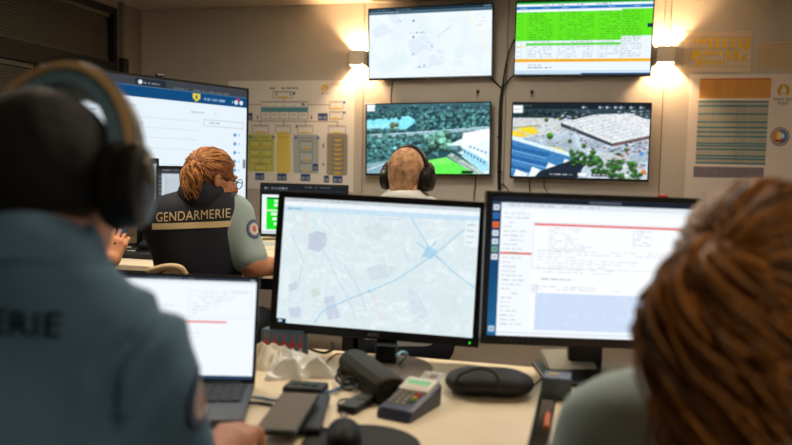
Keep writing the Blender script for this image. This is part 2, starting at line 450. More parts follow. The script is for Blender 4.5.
def paint_table():
    p = Paint(260, 142, (236, 246, 252))
    p.rect(0, 0, 1, .03, (20, 150, 30)); p.words(.2, .04, .7, .015, (90, 100, 120))
    p.rect(0, .065, 1, .105, (34, 120, 190)); 
    for x in (.05, .22, .36, .5, .7, .88): p.rect(x - .02, .08, x + .03, .092, (190, 220, 240), .7)
    G = (98, 230, 30)
    p.rect(0, .14, .78, .535, G); p.rect(.78, .12, 1, .48, G); p.rect(.08, .565, .78, .6, (96, 224, 60)); p.rect(0, .6, .08, .63, (240, 240, 190))
    rows = [(.14 + .033 * i) for i in range(24)]
    for y in rows:
        if y > .95: break
        p.rect(0, y, 1, y + .004, (120, 190, 110) if y < .53 else (170, 190, 205), .45)
    for x in (.045, .09, .32, .38, .62, .78): p.rect(x, .1, x + .003, .8, (80, 150, 80), .4)
    for i, y in enumerate(rows):
        if y > .76: break
        dk = (40, 110, 30) if y < .52 else (120, 135, 150)
        if i < 13 or i > 12: p.words(.1, y + .01, .28, .013, dk, .55); p.words(.39, y + .01, .58, .013, dk, .5); p.words(.63, y + .01, .77, .013, dk, .5); p.words(.33, y + .01, .37, .013, dk, .5); p.words(.785, y + .01, .93, .013, dk, .5)
        if i % 2 == 0: p.words(.01, y + .01, .035, .013, dk, .4)
    p.rect(0, .785, 1, .825, (242, 176, 28)); p.words(.35, .8, .75, .01, (150, 110, 30), .5)
    p.words(.1, .86, .2, .012, (100, 110, 120)); p.words(.1, .895, .28, .014, (40, 60, 110))
    p.rect(0, .94, 1, .965, (196, 220, 240)); p.rect(0, .97, .5, 1, (180, 205, 225)); p.rect(.5, .975, 1, 1, (40, 80, 130))
    p.rect(.965, .32, 1, .37, (24, 44, 80))
    return p
def trees(p, x0, y0, x1, y1, n, base, seed, rmin=.02, rmax=.05, inside=None):
    rg = random.Random(seed)
    pts = [(rg.uniform(x0, x1), rg.uniform(y0, y1)) for _ in range(n)]
    pts.sort(key=lambda q: q[1])
    for x, y in pts:
        if inside and not inside(x, y): continue
        R = rg.uniform(rmin, rmax); b0 = np.array(base) * rg.uniform(.75, 1.2)
        p.disc(x + .004, y + R * .35, R * .9, b0 * .4, .6)
        for _ in range(7):
            a = rg.uniform(0, 6.28); q = rg.uniform(0, .75) * R; r = R * rg.uniform(.25, .5); up = -math.sin(a) * q / R
            p.disc(x + math.cos(a) * q / p.asp, y - .8 * math.sin(a) * q * -1, r, np.clip(b0 * (1.0 - .45 * math.sin(a) * q / R + rg.uniform(-.2, .3)), 0, 255), .75, r * .8)
def paint_river():
    p = Paint(250, 142, (34, 70, 80))
    p.rect(0, 0, 1, .12, (52, 82, 92)); trees(p, .0, .02, 1, .16, 120, (58, 98, 104), 5, .02, .04)
    p.poly([(0, .22), (.35, .17), (.42, .25), (.33, .36), (.14, .40), (0, .36)], (112, 188, 212)); p.poly([(0, .3), (.2, .27), (.3, .3), (.1, .36), (0, .36)], (140, 200, 220), .6)
    trees(p, .4, .12, 1, .36, 150, (66, 108, 110), 6, .02, .05); trees(p, 0, .36, .5, .4, 40, (66, 106, 106), 8, .02, .04); trees(p, .05, .1, .3, .2, 30, (60, 100, 100), 18, .02, .04); trees(p, .2, .27, .28, .36, 6, (120, 140, 110), 28, .03, .05)
    p.poly([(0, .43), (.4, .40), (1, .33), (1, .37), (.4, .455), (0, .48)], (150, 176, 186)); p.line([(0, .455), (.5, .42), (1, .35)], .008, (70, 100, 112))
    p.poly([(0, .48), (.5, .44), (1, .38), (1, .45), (.5, .52), (0, .56)], (62, 92, 92)); trees(p, 0, .44, .72, .52, 70, (70, 112, 110), 9, .02, .045)
    p.rect(0, .56, .6, .9, (44, 72, 76)); trees(p, 0, .52, .58, .72, 130, (66, 110, 112), 10, .03, .06); trees(p, .52, .42, .68, .62, 26, (86, 130, 116), 12, .05, .09); trees(p, .0, .7, .3, .86, 50, (58, 98, 102), 13, .03, .07)
    p.poly([(0, .86), (.2, .8), (.24, .9), (.1, 1), (0, 1)], (110, 140, 150)); p.line([(0, .95), (.15, .86)], .01, (200, 215, 220))
    p.poly([(.2, 1), (.52, .8), (.66, .76), (.86, .97), (.9, 1)], (84, 200, 72)); p.poly([(.5, .82), (.66, .76), (.72, .84), (.5, .88)], (120, 214, 96), .7)
    p.poly([(.66, .74), (.70, .70), (.98, 1), (.88, 1)], (150, 168, 160)); p.line([(.68, .74), (.9, .98)], .008, (60, 90, 80))
    p.poly([(.68, .58), (.78, .5), (1, .47), (1, 1), (.93, .95), (.8, .78)], (190, 214, 226)); p.poly([(.78, .52), (.79, .42), (1, .36), (1, .52), (.8, .62)], (226, 238, 244))
    p.poly([(.78, .62), (.99, .82), (1, 1), (.95, .98), (.79, .75)], (136, 184, 212)); 
    for k in range(7): p.rect(.80 + k * .025, .66 + k * .026, .812 + k * .025, .70 + k * .026, (50, 86, 118))
    for k in range(5): p.rect(.84 + k * .03, .60 + k * .02, .856 + k * .03, .63 + k * .02, (90, 124, 150))
    p.poly([(.68, .6), (.77, .6), (.77, .7), (.72, .68)], (90, 128, 146)); trees(p, .72, .6, .78, .78, 10, (70, 100, 96), 17, .015, .03)
    p.rect(.0, .0, .07, .1, (196, 206, 214)); p.rect(.0, .06, .07, .065, (120, 130, 140)); p.rect(.78, .955, .87, .99, (10, 14, 20)); p.rect(.96, .96, .99, .99, (200, 210, 215)); 
    n = vnoise(250, 142, 120, 70, 4)[..., None]; p.im = np.clip(p.im * (1.1 + .3 * n), 0, 250)
    return p.soften()
def paint_carpark():
    p = Paint(260, 146, (164, 178, 190))
    p.im *= (.88 + .24 * vnoise(260, 146, 14, 9, 2))[..., None]
    p.rect(0, 0, 1, .085, (26, 34, 40)); p.rect(0, .085, 1, .2, (44, 60, 68)); trees(p, .0, .1, .5, .2, 60, (36, 56, 60), 4, .02, .035)
    rg = random.Random(3)
    for _ in range(80):
        x, y = rg.uniform(.35, 1), rg.uniform(.09, .2); c = rg.choice([(40, 50, 62), (200, 210, 220), (120, 130, 140), (70, 90, 110)]); p.rect(x, y, x + .02, y + .012, c)
    p.poly([(0, .2), (.3, .2), (.36, .26), (.36, .4), (0, .5)], (186, 190, 192)); p.poly([(.05, .33), (.14, .31), (.2, .38), (.16, .43), (.06, .38)], (232, 196, 40)); p.poly([(0, .38), (.04, .37), (.12, .44), (.1, .46), (0, .46)], (222, 190, 60)); p.line([(0, .34), (.2, .3)], .02, (150, 150, 110)); p.poly([(.25, .60), (.3, .58), (.4, .63), (.38, .66)], (224, 198, 70))
    p.poly([(.36, .26), (.60, .15), (.86, .13), (1, .22), (1, .42), (.74, .53)], (200, 204, 208))
    for k in range(9):
        f = k / 9; p.line([(.40 + .36 * f, .27 + .25 * f), (.64 + .36 * f, .155 + .25 * f)], .008, (166, 172, 178))
    for k in range(5): p.line([(.38 + .1 * k + .02, .25 - .03 * k), (.76 + .07 * k, .52 - .03 * k)], .006, (222, 226, 230))
    p.poly([(.36, .26), (.74, .53), (.74, .57), (.36, .31)], (58, 62, 68)); p.poly([(.74, .53), (1, .42), (1, .46), (.74, .57)], (80, 80, 84)); p.line([(.74, .555), (1, .445)], .008, (170, 70, 60))
    for _ in range(90):
        x = rg.uniform(.5, 1); y = rg.uniform(.40, .68); c = rg.choice([(40, 48, 60), (220, 226, 232), (110, 120, 130), (60, 80, 110), (150, 50, 50)])
        if y > .2 + .5 * x or x > .74 and y > .5: p.rect(x, y, x + .02, y + .014, c)
    for _ in range(60):
        x = rg.uniform(.15, .6); y = rg.uniform(.3, .62); c = rg.choice([(60, 68, 80), (220, 226, 232), (130, 140, 150)]); p.rect(x, y, x + .015, y + .012, c, .7)
    for x, y, r, c in ((.28, .43, .05, (70, 140, 40)), (.43, .5, .035, (70, 110, 50)), (.53, .56, .035, (80, 130, 40)), (.6, .64, .04, (70, 110, 40)), (.78, .69, .07, (54, 84, 40)), (.84, .6, .03, (80, 120, 40)), (.25, .22, .03, (60, 90, 40)), (.35, .2, .025, (150, 140, 40))):
        trees(p, x - .003, y - .003, x + .003, y + .003, 2, c, int(x * 1000), r * .8, r)
    p.poly([(.6, .7), (.7, .64), (.95, .78), (1, .95), (1, 1), (.8, 1)], (176, 184, 190)); p.poly([(.85, .7), (1, .62), (1, .76), (.9, .78)], (150, 168, 180)); 
    for _ in range(26):
        x = rg.uniform(.72, 1); y = rg.uniform(.62, .95); p.rect(x, y, x + .03, y + .02, rg.choice([(240, 244, 248), (80, 100, 120), (170, 180, 190), (150, 110, 90)]), .8)
    p.disc(.95, .66, .03, (90, 130, 190)); p.disc(.97, .9, .03, (200, 110, 40))
    p.poly([(0, .5), (.1, .48), (.5, .72), (.24, .92), (.2, 1), (0, 1)], (60, 116, 168)); p.poly([(.0, .44), (.5, .70), (.5, .745), (0, .5)], (196, 218, 232))
    for k in range(4):
        y = .58 + .13 * k; x = .06 + .1 * k
        p.poly([(0, y), (.3 - .02 * k, y + .0 + .1), (.25, y + .16), (0, y + .06)], (40, 92, 148)); p.line([(0, y + .06), (.26, y + .16)], .012, (120, 176, 216))
    for x, y in ((.04, .9), (.16, .86), (.28, .8), (.40, .745)): p.poly([(x, y), (x + .09, y + .06), (x + .08, y + .12), (x - .03, y + .14)], (214, 228, 238))
    p.poly([(.22, .92), (.5, .73), (.54, .84), (.5, 1), (.18, 1)], (32, 40, 52)); trees(p, .44, .64, .95, 1, 150, (52, 96, 44), 31, .02, .045, lambda x, y: y > .62 + .35 * (x - .42) and y < .78 + .6 * (x - .4))
    p.rect(.0, .03, .075, .135, (226, 232, 236)); p.rect(0, .08, .075, .088, (160, 170, 180)); p.words(.08, .03, .14, .012, (80, 190, 90)); 
    for x in (.52, .64, .69, .75, .79, .86, .93): p.disc(x, .055, .018, (150, 176, 190)); p.rect(x + .01, .05, x + .03, .06, (190, 205, 215), .7)
    p.rect(.26, .94, .48, .975, (24, 30, 38), .8); p.words(.29, .95, .46, .014, (230, 236, 240), 1); p.rect(.5, .93, .56, .97, (230, 236, 240)); p.rect(.6, .93, .73, .97, (20, 30, 30), .7); p.words(.61, .94, .72, .016, (235, 240, 240), 1); p.rect(.57, .98, .64, .995, (230, 230, 230), .6)
    n = vnoise(260, 146, 130, 73, 9)[..., None]; p.im = np.clip(p.im * (1.0 + .24 * n), 0, 250)
    return p.soften()
def paint_roadmap():
    p = Paint(400, 262, (216, 230, 234))
    n = vnoise(400, 262, 8, 6, 21); p.mask(n > .6, (214, 229, 234), .5); n = vnoise(400, 262, 26, 18, 22); p.mask(n > .72, (228, 238, 241), .6)
    for pts, c in (([(.14, .28), (.18, .25), (.23, .27), (.235, .36), (.2, .42), (.14, .40)], (188, 196, 216)), ([(.05, .7), (.09, .66), (.1, .72), (.06, .75)], (196, 204, 220)), ([(.24, .78), (.29, .75), (.33, .93), (.27, .95)], (192, 202, 222)), ([(.06, .88), (.12, .86), (.13, .95), (.07, .95)], (196, 204, 222)), ([(.45, .52), (.52, .48), (.6, .5), (.57, .58), (.47, .62)], (202, 218, 222)), ([(.17, .72), (.21, .7), (.22, .76), (.18, .78)], (196, 216, 204)), ([(.66, .62), (.72, .7), (.78, .85), (.7, .92), (.68, .78)], (208, 220, 230)), ([(.42, .2), (.5, .16), (.56, .22), (.5, .3), (.44, .27)], (206, 222, 222)), ([(.8, .7), (.9, .66), (.94, .8), (.84, .86)], (212, 226, 228))):
        p.poly(pts, c, .8)
    rg = random.Random(5)
    for _ in range(70):
        x, y = rg.random(), rg.uniform(.15, .95); dx, dy = rg.uniform(-.15, .15), rg.uniform(-.15, .15)
        p.line([(x, y), (x + dx * .5, y + dy * .5 + .02), (x + dx, y + dy)], .0035, (246, 249, 250), .9)
    for L in ([(.22, .4), (.27, .52), (.3, .62), (.36, .75), (.42, .95)], [(.33, .5), (.42, .7), (.46, .85)], [(.62, .3), (.66, .45)], [(.05, .3), (.12, .5), (.1, .7)]): p.line(L, .004, (170, 186, 202), .8)
    p.line([(.48, .7), (.52, .84), (.55, .92)], .005, (232, 190, 196)); p.line([(.115, .1), (.125, .26)], .006, (240, 214, 196))
    B = (160, 204, 230)
    p.line([(.2, .98), (.24, .88), (.36, .78), (.47, .70), (.6, .6), (.72, .46), (.8, .36), (.88, .24), (.98, .1)], .009, B); p.line([(.64, .06), (.7, .2), (.76, .33), (.82, .42), (.9, .52), (1, .62)], .008, B)
    p.poly([(.725, .40), (.75, .31), (.77, .33), (.80, .345), (.775, .42), (.76, .41)], B, .8); p.disc(.47, .70, .016, B, .8); p.line([(.72, .42), (.79, .28)], .008, B); p.line([(.7, .3), (.82, .42)], .008, B)
    p.rect(0, 0, 1, .03, (196, 206, 212)); p.rect(.0, .03, 1, .065, (232, 240, 244)); p.words(.04, .01, .4, .01, (140, 150, 160), .5); p.rect(0, .065, 1, .105, (196, 222, 238)); p.words(.02, .08, .1, .012, (90, 140, 180), .7); p.words(.5, .12, .62, .01, (150, 160, 170), .4)
    p.mask(np.ones_like(p.X), (216, 230, 234), .0); p.im *= (.985 + .03 * vnoise(400, 262, 60, 40, 77))[..., None]; p.rect(.93, .1, 1, .3, (236, 244, 246), .7)
    for k in range(4): p.words(.94, .13 + k * .045, .99, .01, (150, 165, 175), .6)
    p.rect(0, .965, .05, 1, (16, 40, 60)); p.rect(.01, .972, .03, .992, (180, 200, 215))
    return p
def paint_editor():
    p = Paint(400, 265, (240, 245, 250))
    p.rect(0, 0, 1, .04, (26, 34, 46)); p.rect(.45, .012, .6, .026, (150, 160, 170), .5); p.rect(.04, .04, 1, .075, (222, 230, 238)); p.words(.08, .05, .5, .012, (130, 140, 150), .5)
    p.rect(0, .04, .045, 1, (18, 52, 92))
    n = vnoise(400, 265, 4, 6, 6); p.mask((p.X < .045) * np.clip(p.Y - .2, 0, 1), (40, 120, 170), .9)
    for y, c in ((.075, (210, 216, 224)), (.135, (60, 110, 170)), (.2, (236, 110, 50)), (.26, (220, 226, 232)), (.32, (210, 226, 236)), (.375, (120, 170, 150)), (.43, (226, 226, 232)), (.95, (180, 200, 220))): p.rect(.008, y - .02, .037, y + .022, c); p.rect(.016, y - .006, .03, y + .008, np.array(c) * .6, .7)
    p.rect(.2, .11, 1, .95, (246, 249, 252)); p.frame(.2, .17, 1, .5, (196, 206, 216), .003)
    rg = random.Random(2)
    for k in range(26): p.words(.06, .11 + k * .032, .06 + rg.uniform(.04, .12), .009, (150, 160, 172), .6, .9)
    p.rect(.2, .18, 1, .194, (222, 88, 92)); p.rect(.048, .395, .195, .408, (214, 70, 66)); p.rect(.09, .393, .13, .399, (150, 150, 60), .8)
    for k in range(10): p.words(.27, .21 + k * .018, .27 + rg.uniform(.1, .22), .006, (130, 145, 160), .5); 
    for k in range(7): p.words(.66, .21 + k * .02, .66 + rg.uniform(.05, .1), .006, (130, 145, 160), .6)
    for k in range(8): p.words(.22, .37 + k * .022, .22 + rg.uniform(.1, .6), .006, (140, 150, 164), .5)
    p.words(.22, .575, .4, .008, (90, 100, 115), .6); p.rect(.2, .62, .23, .68, (226, 230, 236))
    p.rect(.22, .68, 1, .95, (208, 223, 244))
    for k in range(20): p.words(.225, .69 + k * .013, .99, .005, (184, 204, 236), .8, .95)
    p.words(.225, .63, .5, .006, (120, 130, 150), .5); p.words(.225, .65, .62, .006, (120, 130, 150), .5)
    p.rect(.045, .97, 1, .98, (214, 222, 230))
    return p
def paint_portal():
    p = Paint(270, 152, (226, 238, 246))
    p.rect(0, 0, 1, .075, (62, 66, 72)); p.rect(.02, .02, .2, .075, (40, 44, 52)); p.disc(.42, .045, .018, (200, 210, 220)); p.rect(.40, .012, .55, .07, (34, 40, 52), .8); p.words(.44, .04, .52, .014, (190, 200, 210), .7); p.disc(.425, .042, .018, (220, 228, 232)); p.words(.55, .055, .9, .012, (150, 158, 166), .5)
    p.rect(0, .075, 1, .165, (18, 74, 122)); p.words(.02, .1, .2, .018, (150, 190, 220), .7); p.words(.02, .135, .34, .014, (150, 190, 220), .6)
    p.poly([(.69, .085), (.73, .085), (.73, .125), (.71, .155), (.69, .125)], (226, 200, 60)); p.rect(.705, .1, .715, .13, (60, 90, 110)); p.words(.75, .115, .92, .02, (220, 230, 240), .7); p.disc(.935, .125, .02, (220, 225, 235)); p.disc(.945, .1, .014, (220, 60, 70)); p.disc(.965, .125, .02, (220, 228, 236))
    p.words(.3, .23, .46, .012, (120, 140, 155), .6); p.words(.68, .24, .82, .012, (110, 130, 150), .6); p.frame(.75, .3, .98, .36, (190, 202, 212), .006); p.words(.78, .32, .84, .014, (150, 165, 178), .7)
    for y in (.32, .40, .48, .57, .7, .8): p.rect(0, y, .72, y + .006, (196, 210, 220), .7); p.words(.2, y - .035, .2 + random.uniform(.15, .4), .014, (110, 130, 150), .6)
    for y in (.42, .5, .58, .66, .74): p.disc(.93, y, .016, (90, 150, 210)); p.disc(.955, y, .01, (170, 200, 226))
    p.rect(.98, .64, .995, .72, (120, 130, 140)); p.rect(0, .88, 1, .885, (190, 204, 214))
    return p
def paint_form():
    p = Paint(260, 170, (238, 244, 250))
    p.rect(0, 0, 1, .03, (52, 62, 74)); p.rect(0, .03, 1, .06, (226, 233, 240)); p.rect(.96, .008, .985, .022, (180, 190, 200)); p.words(.3, .008, .6, .012, (150, 160, 170), .6)
    p.rect(.3, .43, .82, .445, (226, 92, 96)); p.frame(.58, .13, .97, .4, (206, 214, 224), .004)
    for k in range(7): p.words(.6, .15 + k * .033, .6 + random.uniform(.08, .3), .01, (160, 170, 184), .5); p.words(.1, .12 + k * .04, .1 + random.uniform(.1, .4), .01, (160, 170, 184), .5)
    for k in range(9): p.words(.1, .5 + k * .045, .1 + random.uniform(.2, .7), .01, (172, 182, 194), .45)
    p.rect(.84, .12, .95, .15, (220, 228, 238)); p.rect(0, .965, 1, 1, (40, 66, 92)); p.rect(.62, .967, .64, .99, (214, 60, 60))
    return p
def paint_green():
    p = Paint(120, 74, (232, 240, 240))
    p.rect(0, 0, 1, .12, (30, 34, 38)); p.words(.03, .05, .3, .04, (170, 176, 180), .8); p.words(.5, .02, .8, .03, (130, 136, 140), .7); p.rect(0, .12, 1, .2, (24, 26, 30)); 
    p.rect(.06, .26, .34, .9, (28, 226, 40)); p.rect(.5, .26, .95, .9, (60, 214, 70)); 
    for y in (.3, .38, .56, .66, .76): p.rect(.1 + random.uniform(0, .05), y, .2, y + .06, (220, 245, 220))
    p.rect(.06, .5, .34, .54, (200, 240, 200)); p.rect(.06, .26, .34, .29, (20, 110, 60)); p.rect(0, .93, 1, 1, (200, 210, 214))
    return p
def paint_grey():
    p = Paint(100, 64, (186, 196, 204))
    p.rect(0, 0, 1, .1, (40, 42, 46)); p.words(.05, .03, .4, .03, (150, 155, 160), .8); p.rect(0, .1, .05, 1, (44, 46, 50))
    for k in range(11): p.rect(.012, .14 + k * .075, .038, .18 + k * .075, (150, 156, 160), .8)
    p.rect(.07, .12, .99, .99, (198, 206, 214)); p.rect(.12, .16, .5, .9, (176, 192, 204), .5); p.rect(.1, .14, .12, .92, (160, 176, 190), .6)
    return p
def paint_bright():
    p = Paint(120, 70, (222, 234, 242))
    p.rect(0, 0, 1, .06, (60, 70, 80)); p.rect(.6, .1, .98, .3, (200, 218, 230)); p.rect(.9, .78, 1, .82, (232, 150, 60)); p.rect(.88, .72, 1, .76, (120, 190, 110)); p.rect(.84, .82, .96, .86, (230, 90, 80))
    for k in range(10): p.words(.05, .12 + k * .07, .55, .02, (150, 165, 178), .5)
    p.rect(0, .94, 1, 1, (190, 206, 218)); return p

# ---- four wall screens
TVS = {
 'A': ([(368, 9), (494, 2), (492, 78), (368, 80)], paint_citymap, 'upper left wall screen showing a pale city map'),
 'B': ([(515, 1), (654, -2), (652, 76), (514, 77)], paint_table, 'upper right wall screen showing a bright green table'),
 'C': ([(366, 103), (491.5, 102), (490, 175.5), (365.5, 176)], paint_river, 'lower left wall screen with aerial view of river, trees and lawn'),
 'D': ([(512, 102), (651.5, 102.4), (649, 182), (510, 178)], paint_carpark, 'lower right wall screen with aerial view of a car park')}
TVC = {}
for key, (cs, fn, lab) in TVS.items():
    q = [at_plane(x, y, W0 + WN * 0.10, WN) for x, y in cs]
    c = sum(q) / 4
    w = (np.linalg.norm(q[1] - q[0]) + np.linalg.norm(q[2] - q[3])) / 2; h = (np.linalg.norm(q[3] - q[0]) + np.linalg.norm(q[2] - q[1])) / 2
    v = (q[1] - q[0] + q[2] - q[3]); roll = -math.atan2(v[2], np.dot(v, WU))
    F = Frame(c, -WTH, 0, roll)
    r = thing('wall_screen', c - Z3 * h / 2, lab, 'screen', 'wall screens')
    panel(r, F, w, h, 0.035, (.009, .009, .009, .016), fn(), bulge=0.02)
    MB().box(F.p(0, 0.083, 0), (0.3, 0.03, 0.3), F.R, .003, 1).build('wall_mount', M_shell_m, r)
    MB().box(F.p(0, -.0035, -h / 2 + .008), (0.03, 0.003, 0.005), F.R).build('logo', mat('logo_grey', (120, 122, 126), .4), r)
    TVC[key] = (F, w, h)

# ---- desk-mounted large screen on the left and its neighbour
def leg_stand(r, F, w, h, z0):
    for sx in (-.32, .32):
        b = F.p(sx * w, .03, -h / 2 + .01)
        mb = MB(); mb.tube([b, np.array([b[0], b[1], z0 + .012])], .012, 10); mb.build('leg', M_shell_m, r)
        MB().box((b[0], b[1], z0 + .007), (.03, .24, .012), np.stack([F.a, F.n, Z3], 1), .003, 1).build('foot', M_shell_m, r)
DESK2_Z = 0.74
# ================================================================== DESKS
M_desk = mat('desk_laminate', (238, 222, 190), 0.45, noise=0.03, nscale=14, spec=0.35)
M_edge = mat('desk_edge', (52, 50, 48), 0.5)
M_leg = mat('desk_leg_metal', (70, 70, 72), 0.4, metal=0.6)
DZ = 0.74
DR = np.stack([WU, -WN, Z3], 1)
DEPTH = -WN                                            # away from the camera, across a desk
def desk(corner, w, d, label, edge_right=True, name='desk'):
    """corner: near right corner of the top at floor level"""
    c = np.asarray(corner, float).copy(); c[2] = 0
    r = thing(name, c - WU * w / 2 + DEPTH * d / 2, label, 'desk', 'office desks')
    mid = c - WU * w / 2 + DEPTH * d / 2
    MB().box(mid + Z3 * (DZ - 0.0125), (w, d, 0.025), DR, .002, 1).build('desktop', M_desk, r)
    for s in (1, -1): MB().box(mid + WU * s * (w / 2 + .0015) + Z3 * (DZ - .0125), (.003, d, .024), DR).build('edge_band', M_edge, r)
    for sx in (-1, 1):
        for sy in (-1, 1):
            p = mid + WU * sx * (w / 2 - .06) + DEPTH * sy * (d / 2 - .06)
            MB().box(p + Z3 * (DZ - .025) / 2, (.05, .05, DZ - .025), DR, .004, 1).build('leg', M_leg, r)
    for sy in (-1, 1):
        MB().box(mid + DEPTH * sy * (d / 2 - .06) + Z3 * (DZ - .055), (w - .17, .025, .05), DR).build('crossbar', M_leg, r)
    return r
bc = at_z(546, 368, DZ)                                # far right corner of the near desk
desk(bc - DEPTH * 0.8, 1.6, 0.8, 'cream desk in the foreground carrying the laptop and card terminal')
desk(bc - DEPTH * 0.8 + WU * 1.635 - DEPTH * 0.06, 1.6, 0.8, 'cream desk at the right carrying the editor monitor')
f2 = at_z(155, 266.5, DZ)
desk(f2 + WU * 0.95, 1.8, 0.8, 'cream desk in the second row in front of the officer in the vest')
desk(f2 + WU * 2.765, 1.8, 0.8, 'cream desk in the second row in front of the man wearing headphones')
desk(f2 + WU * 0.95 + DEPTH * 0.82, 1.8, 0.8, 'cream desk in the rear row below the large angled screen')

# ================================================================== DESK DISPLAYS
def stand(r, F, h, z0, reach=0.06, base=(.22, .17), mbase=None, neck=.075):
    top = F.p(0, .05, -h * .1); bx = F.p(0, .075, 0); bx[2] = z0
    R = np.stack([np.array([F.a[0], F.a[1], 0]) / np.hypot(F.a[0], F.a[1]), np.array([F.n[0], F.n[1], 0]) / np.hypot(F.n[0], F.n[1]), Z3], 1)
    zt = F.p(0, .05, 0)[2]
    MB().box((bx[0], bx[1], (z0 + .01 + zt) / 2), (neck, .028, zt - z0 - .01), R, .006, 2).build('neck', M_shell, r)
    MB().box(np.array([bx[0], bx[1], z0 + .006]) - R[:, 1] * reach, (base[0], base[1], .01), R, .004, 2).build('base', mbase or M_shell, r)
F = Frame((-0.0454, 1.8549, 0.9665), -0.1491, 0.1188, 0.0273)
mm = thing('monitor', (F.c[0] + .01, F.c[1] + .06, DZ), 'black desktop monitor showing a pale road map with crossing blue motorways', 'monitor', 'desk monitors')
panel(mm, F, .515, .347, .03, (.016, .016, .016, .022), paint_roadmap(), bulge=.02)
bb = at_z(386, 369, DZ)
MB().lathe(bb, [(.108, .0005), (.11, .004), (.104, .009), (.03, .011)], n=48).build('base', mat('stand_base_taupe', (126, 112, 96), .5), mm, smooth=True, auto=40)
MB().box((bb[0], bb[1] + .025, DZ + .032), (.05, .03, .042), rotz(-.15), .004, 2).build('neck', M_shell, mm)
MB().loft([[(bb[0] + x, bb[1] + y0 + dy, z) for x, dy in ((-.025, -.01), (.025, -.014), (.025, .016), (-.025, .02))] for y0, z in ((.03, DZ + .05), (.115, DZ + .052), (.135, DZ + .09), (.135, DZ + .2))]).build('arm', M_shell, mm)
MB().lathe(F.p(.236, -.003, -.163), [(.0022, 0), (.0022, -.002)], F.n, 10).build('power_led', M_led, mm)
def flat_text(txt, F, x, z, size, m, parent, y=-.003, ext=0.0004, name='lettering', xs=1.0):
    cu = bpy.data.curves.new('t', 'FONT'); cu.body = txt; cu.size = size; cu.align_x = 'CENTER'; cu.align_y = 'CENTER'; cu.extrude = ext
    ob = bpy.data.objects.new('t', cu); COL.objects.link(ob)
    dg = bpy.context.evaluated_depsgraph_get(); me = bpy.data.meshes.new_from_object(ob.evaluated_get(dg))
    bpy.data.objects.remove(ob); bpy.data.curves.remove(cu)
    M = Matrix(((F.a[0] * xs, F.b[0], -F.n[0], 0), (F.a[1] * xs, F.b[1], -F.n[1], 0), (F.a[2] * xs, F.b[2], -F.n[2], 0), (0, 0, 0, 1)))
    me.transform(M); me.transform(Matrix.Translation(Vector(F.p(x, y, z))))
    me.materials.clear()
    return link_mesh(name, me, m, parent)
flat_text('AOC', F, 0.004, -.163, .013, mat('logo_silver', (170, 172, 176), .35), mm)
F = Frame((0.4559, 1.7266, 0.985), 0.0216, 0.03, 0.019)
rm = thing('monitor', (F.c[0], F.c[1] + .06, DZ), 'black desktop monitor showing a white text page with a red line', 'monitor', 'desk monitors')
panel(rm, F, .515, .347, .03, (.014, .014, .014, .02), paint_editor(), bulge=.02)
stand(rm, F, .347, DZ, base=(.24, .18), neck=.08)
for k in range(5): MB().box(F.p(-.2 + k * .013, -.0035, -.164), (.007, .003, .004), F.R).build('button', mat('button_grey', (58, 58, 60), .5), rm)

# large screen turned to the left-hand officers
F = Frame((-1.2685, 4.06, 1.315), 0.9, 0, 0.012)
big = thing('large_screen', (F.c[0], F.c[1], DZ), 'large angled screen with a blue banner behind the officer in the vest', 'screen')
panel(big, F, 1.25, .66, .04, (.012, .012, .012, .018), paint_portal(), bulge=.03)
bxp = F.p(0, .09, 0)
RR = np.stack([np.array([F.a[0], F.a[1], 0]), np.array([F.n[0], F.n[1], 0]), Z3], 1)
MB().box((bxp[0], bxp[1], (DZ + 1.3) / 2), (.09, .05, 1.3 - DZ), RR, .005, 1).build('neck', M_shell_m, big)
MB().box((bxp[0], bxp[1], DZ + .0085), (.5, .22, .016), RR, .005, 1).build('base', M_shell_m, big)
MB().box(F.p(.02, .0, .66 / 2 + .008), (.045, .02, .014), F.R, .005, 2).build('camera', M_shell, big)

def small_monitor(px_l, py_t, y, w, h, yaw, paint, label, z0=DZ, tilt=.05, roll=.0):
    p = at_y(px_l, py_t, y)
    ex = np.array([math.cos(yaw), math.sin(yaw), 0])
    c = p + ex * w / 2 - Z3 * h / 2
    F = Frame(c, yaw, tilt, roll)
    r = thing('monitor', (c[0], c[1], z0), label, 'monitor', 'desk monitors')
    panel(r, F, w, h, .03, (.012, .012, .012, .018), paint, bulge=.015)
    stand(r, F, h, z0, reach=.04)
    return r, F
small_monitor(155.5, 165.5, 3.78, .37, .30, .06, paint_grey(), 'small monitor with a grey page hidden behind the officer in the vest')
rr_, Fb = small_monitor(41, 156, 3.68, .54, .325, .40, paint_bright(), 'monitor with a bright page left of the officer in the vest', tilt=0.0)
small_monitor(260, 183, 4.62, .53, .325, .05, paint_green(), 'rear monitor with green blocks under the organisation chart', tilt=0.0, roll=.01)

# foreground laptop
s_ = .961
c = np.array([-0.4774 * s_, 1.6525 * s_, 1.22 + s_ * (0.8512 - 1.22)])
F = Frame(c, .10, .14, .03); lw, lh = .356 * s_, .238 * s_
lap = thing('laptop', (c[0], c[1] - .1, DZ), 'open grey laptop showing a white form beside the headset man', 'laptop')
panel(lap, F, lw, lh, .004, (.006, .006, .007, .012), paint_form(), shell=mat('laptop_bezel', (20, 21, 23), .4), back=mat('laptop_grey', (92, 94, 98), .4, metal=.5))
M_lg = mat('laptop_deck', (66, 67, 68), .45, metal=.4)
hx = F.p(0, 0, -lh / 2)
ex = np.array([F.a[0], F.a[1], 0]); ex /= np.linalg.norm(ex); ey = np.array([-ex[1], ex[0], 0]); RL = np.stack([ex, ey, Z3], 1)
dc = np.array([hx[0], hx[1], 0]) - ey * .122
MB().box(dc + Z3 * (DZ + .008), (lw, .236, .014), RL, .003, 2).build('deck', M_lg, lap)
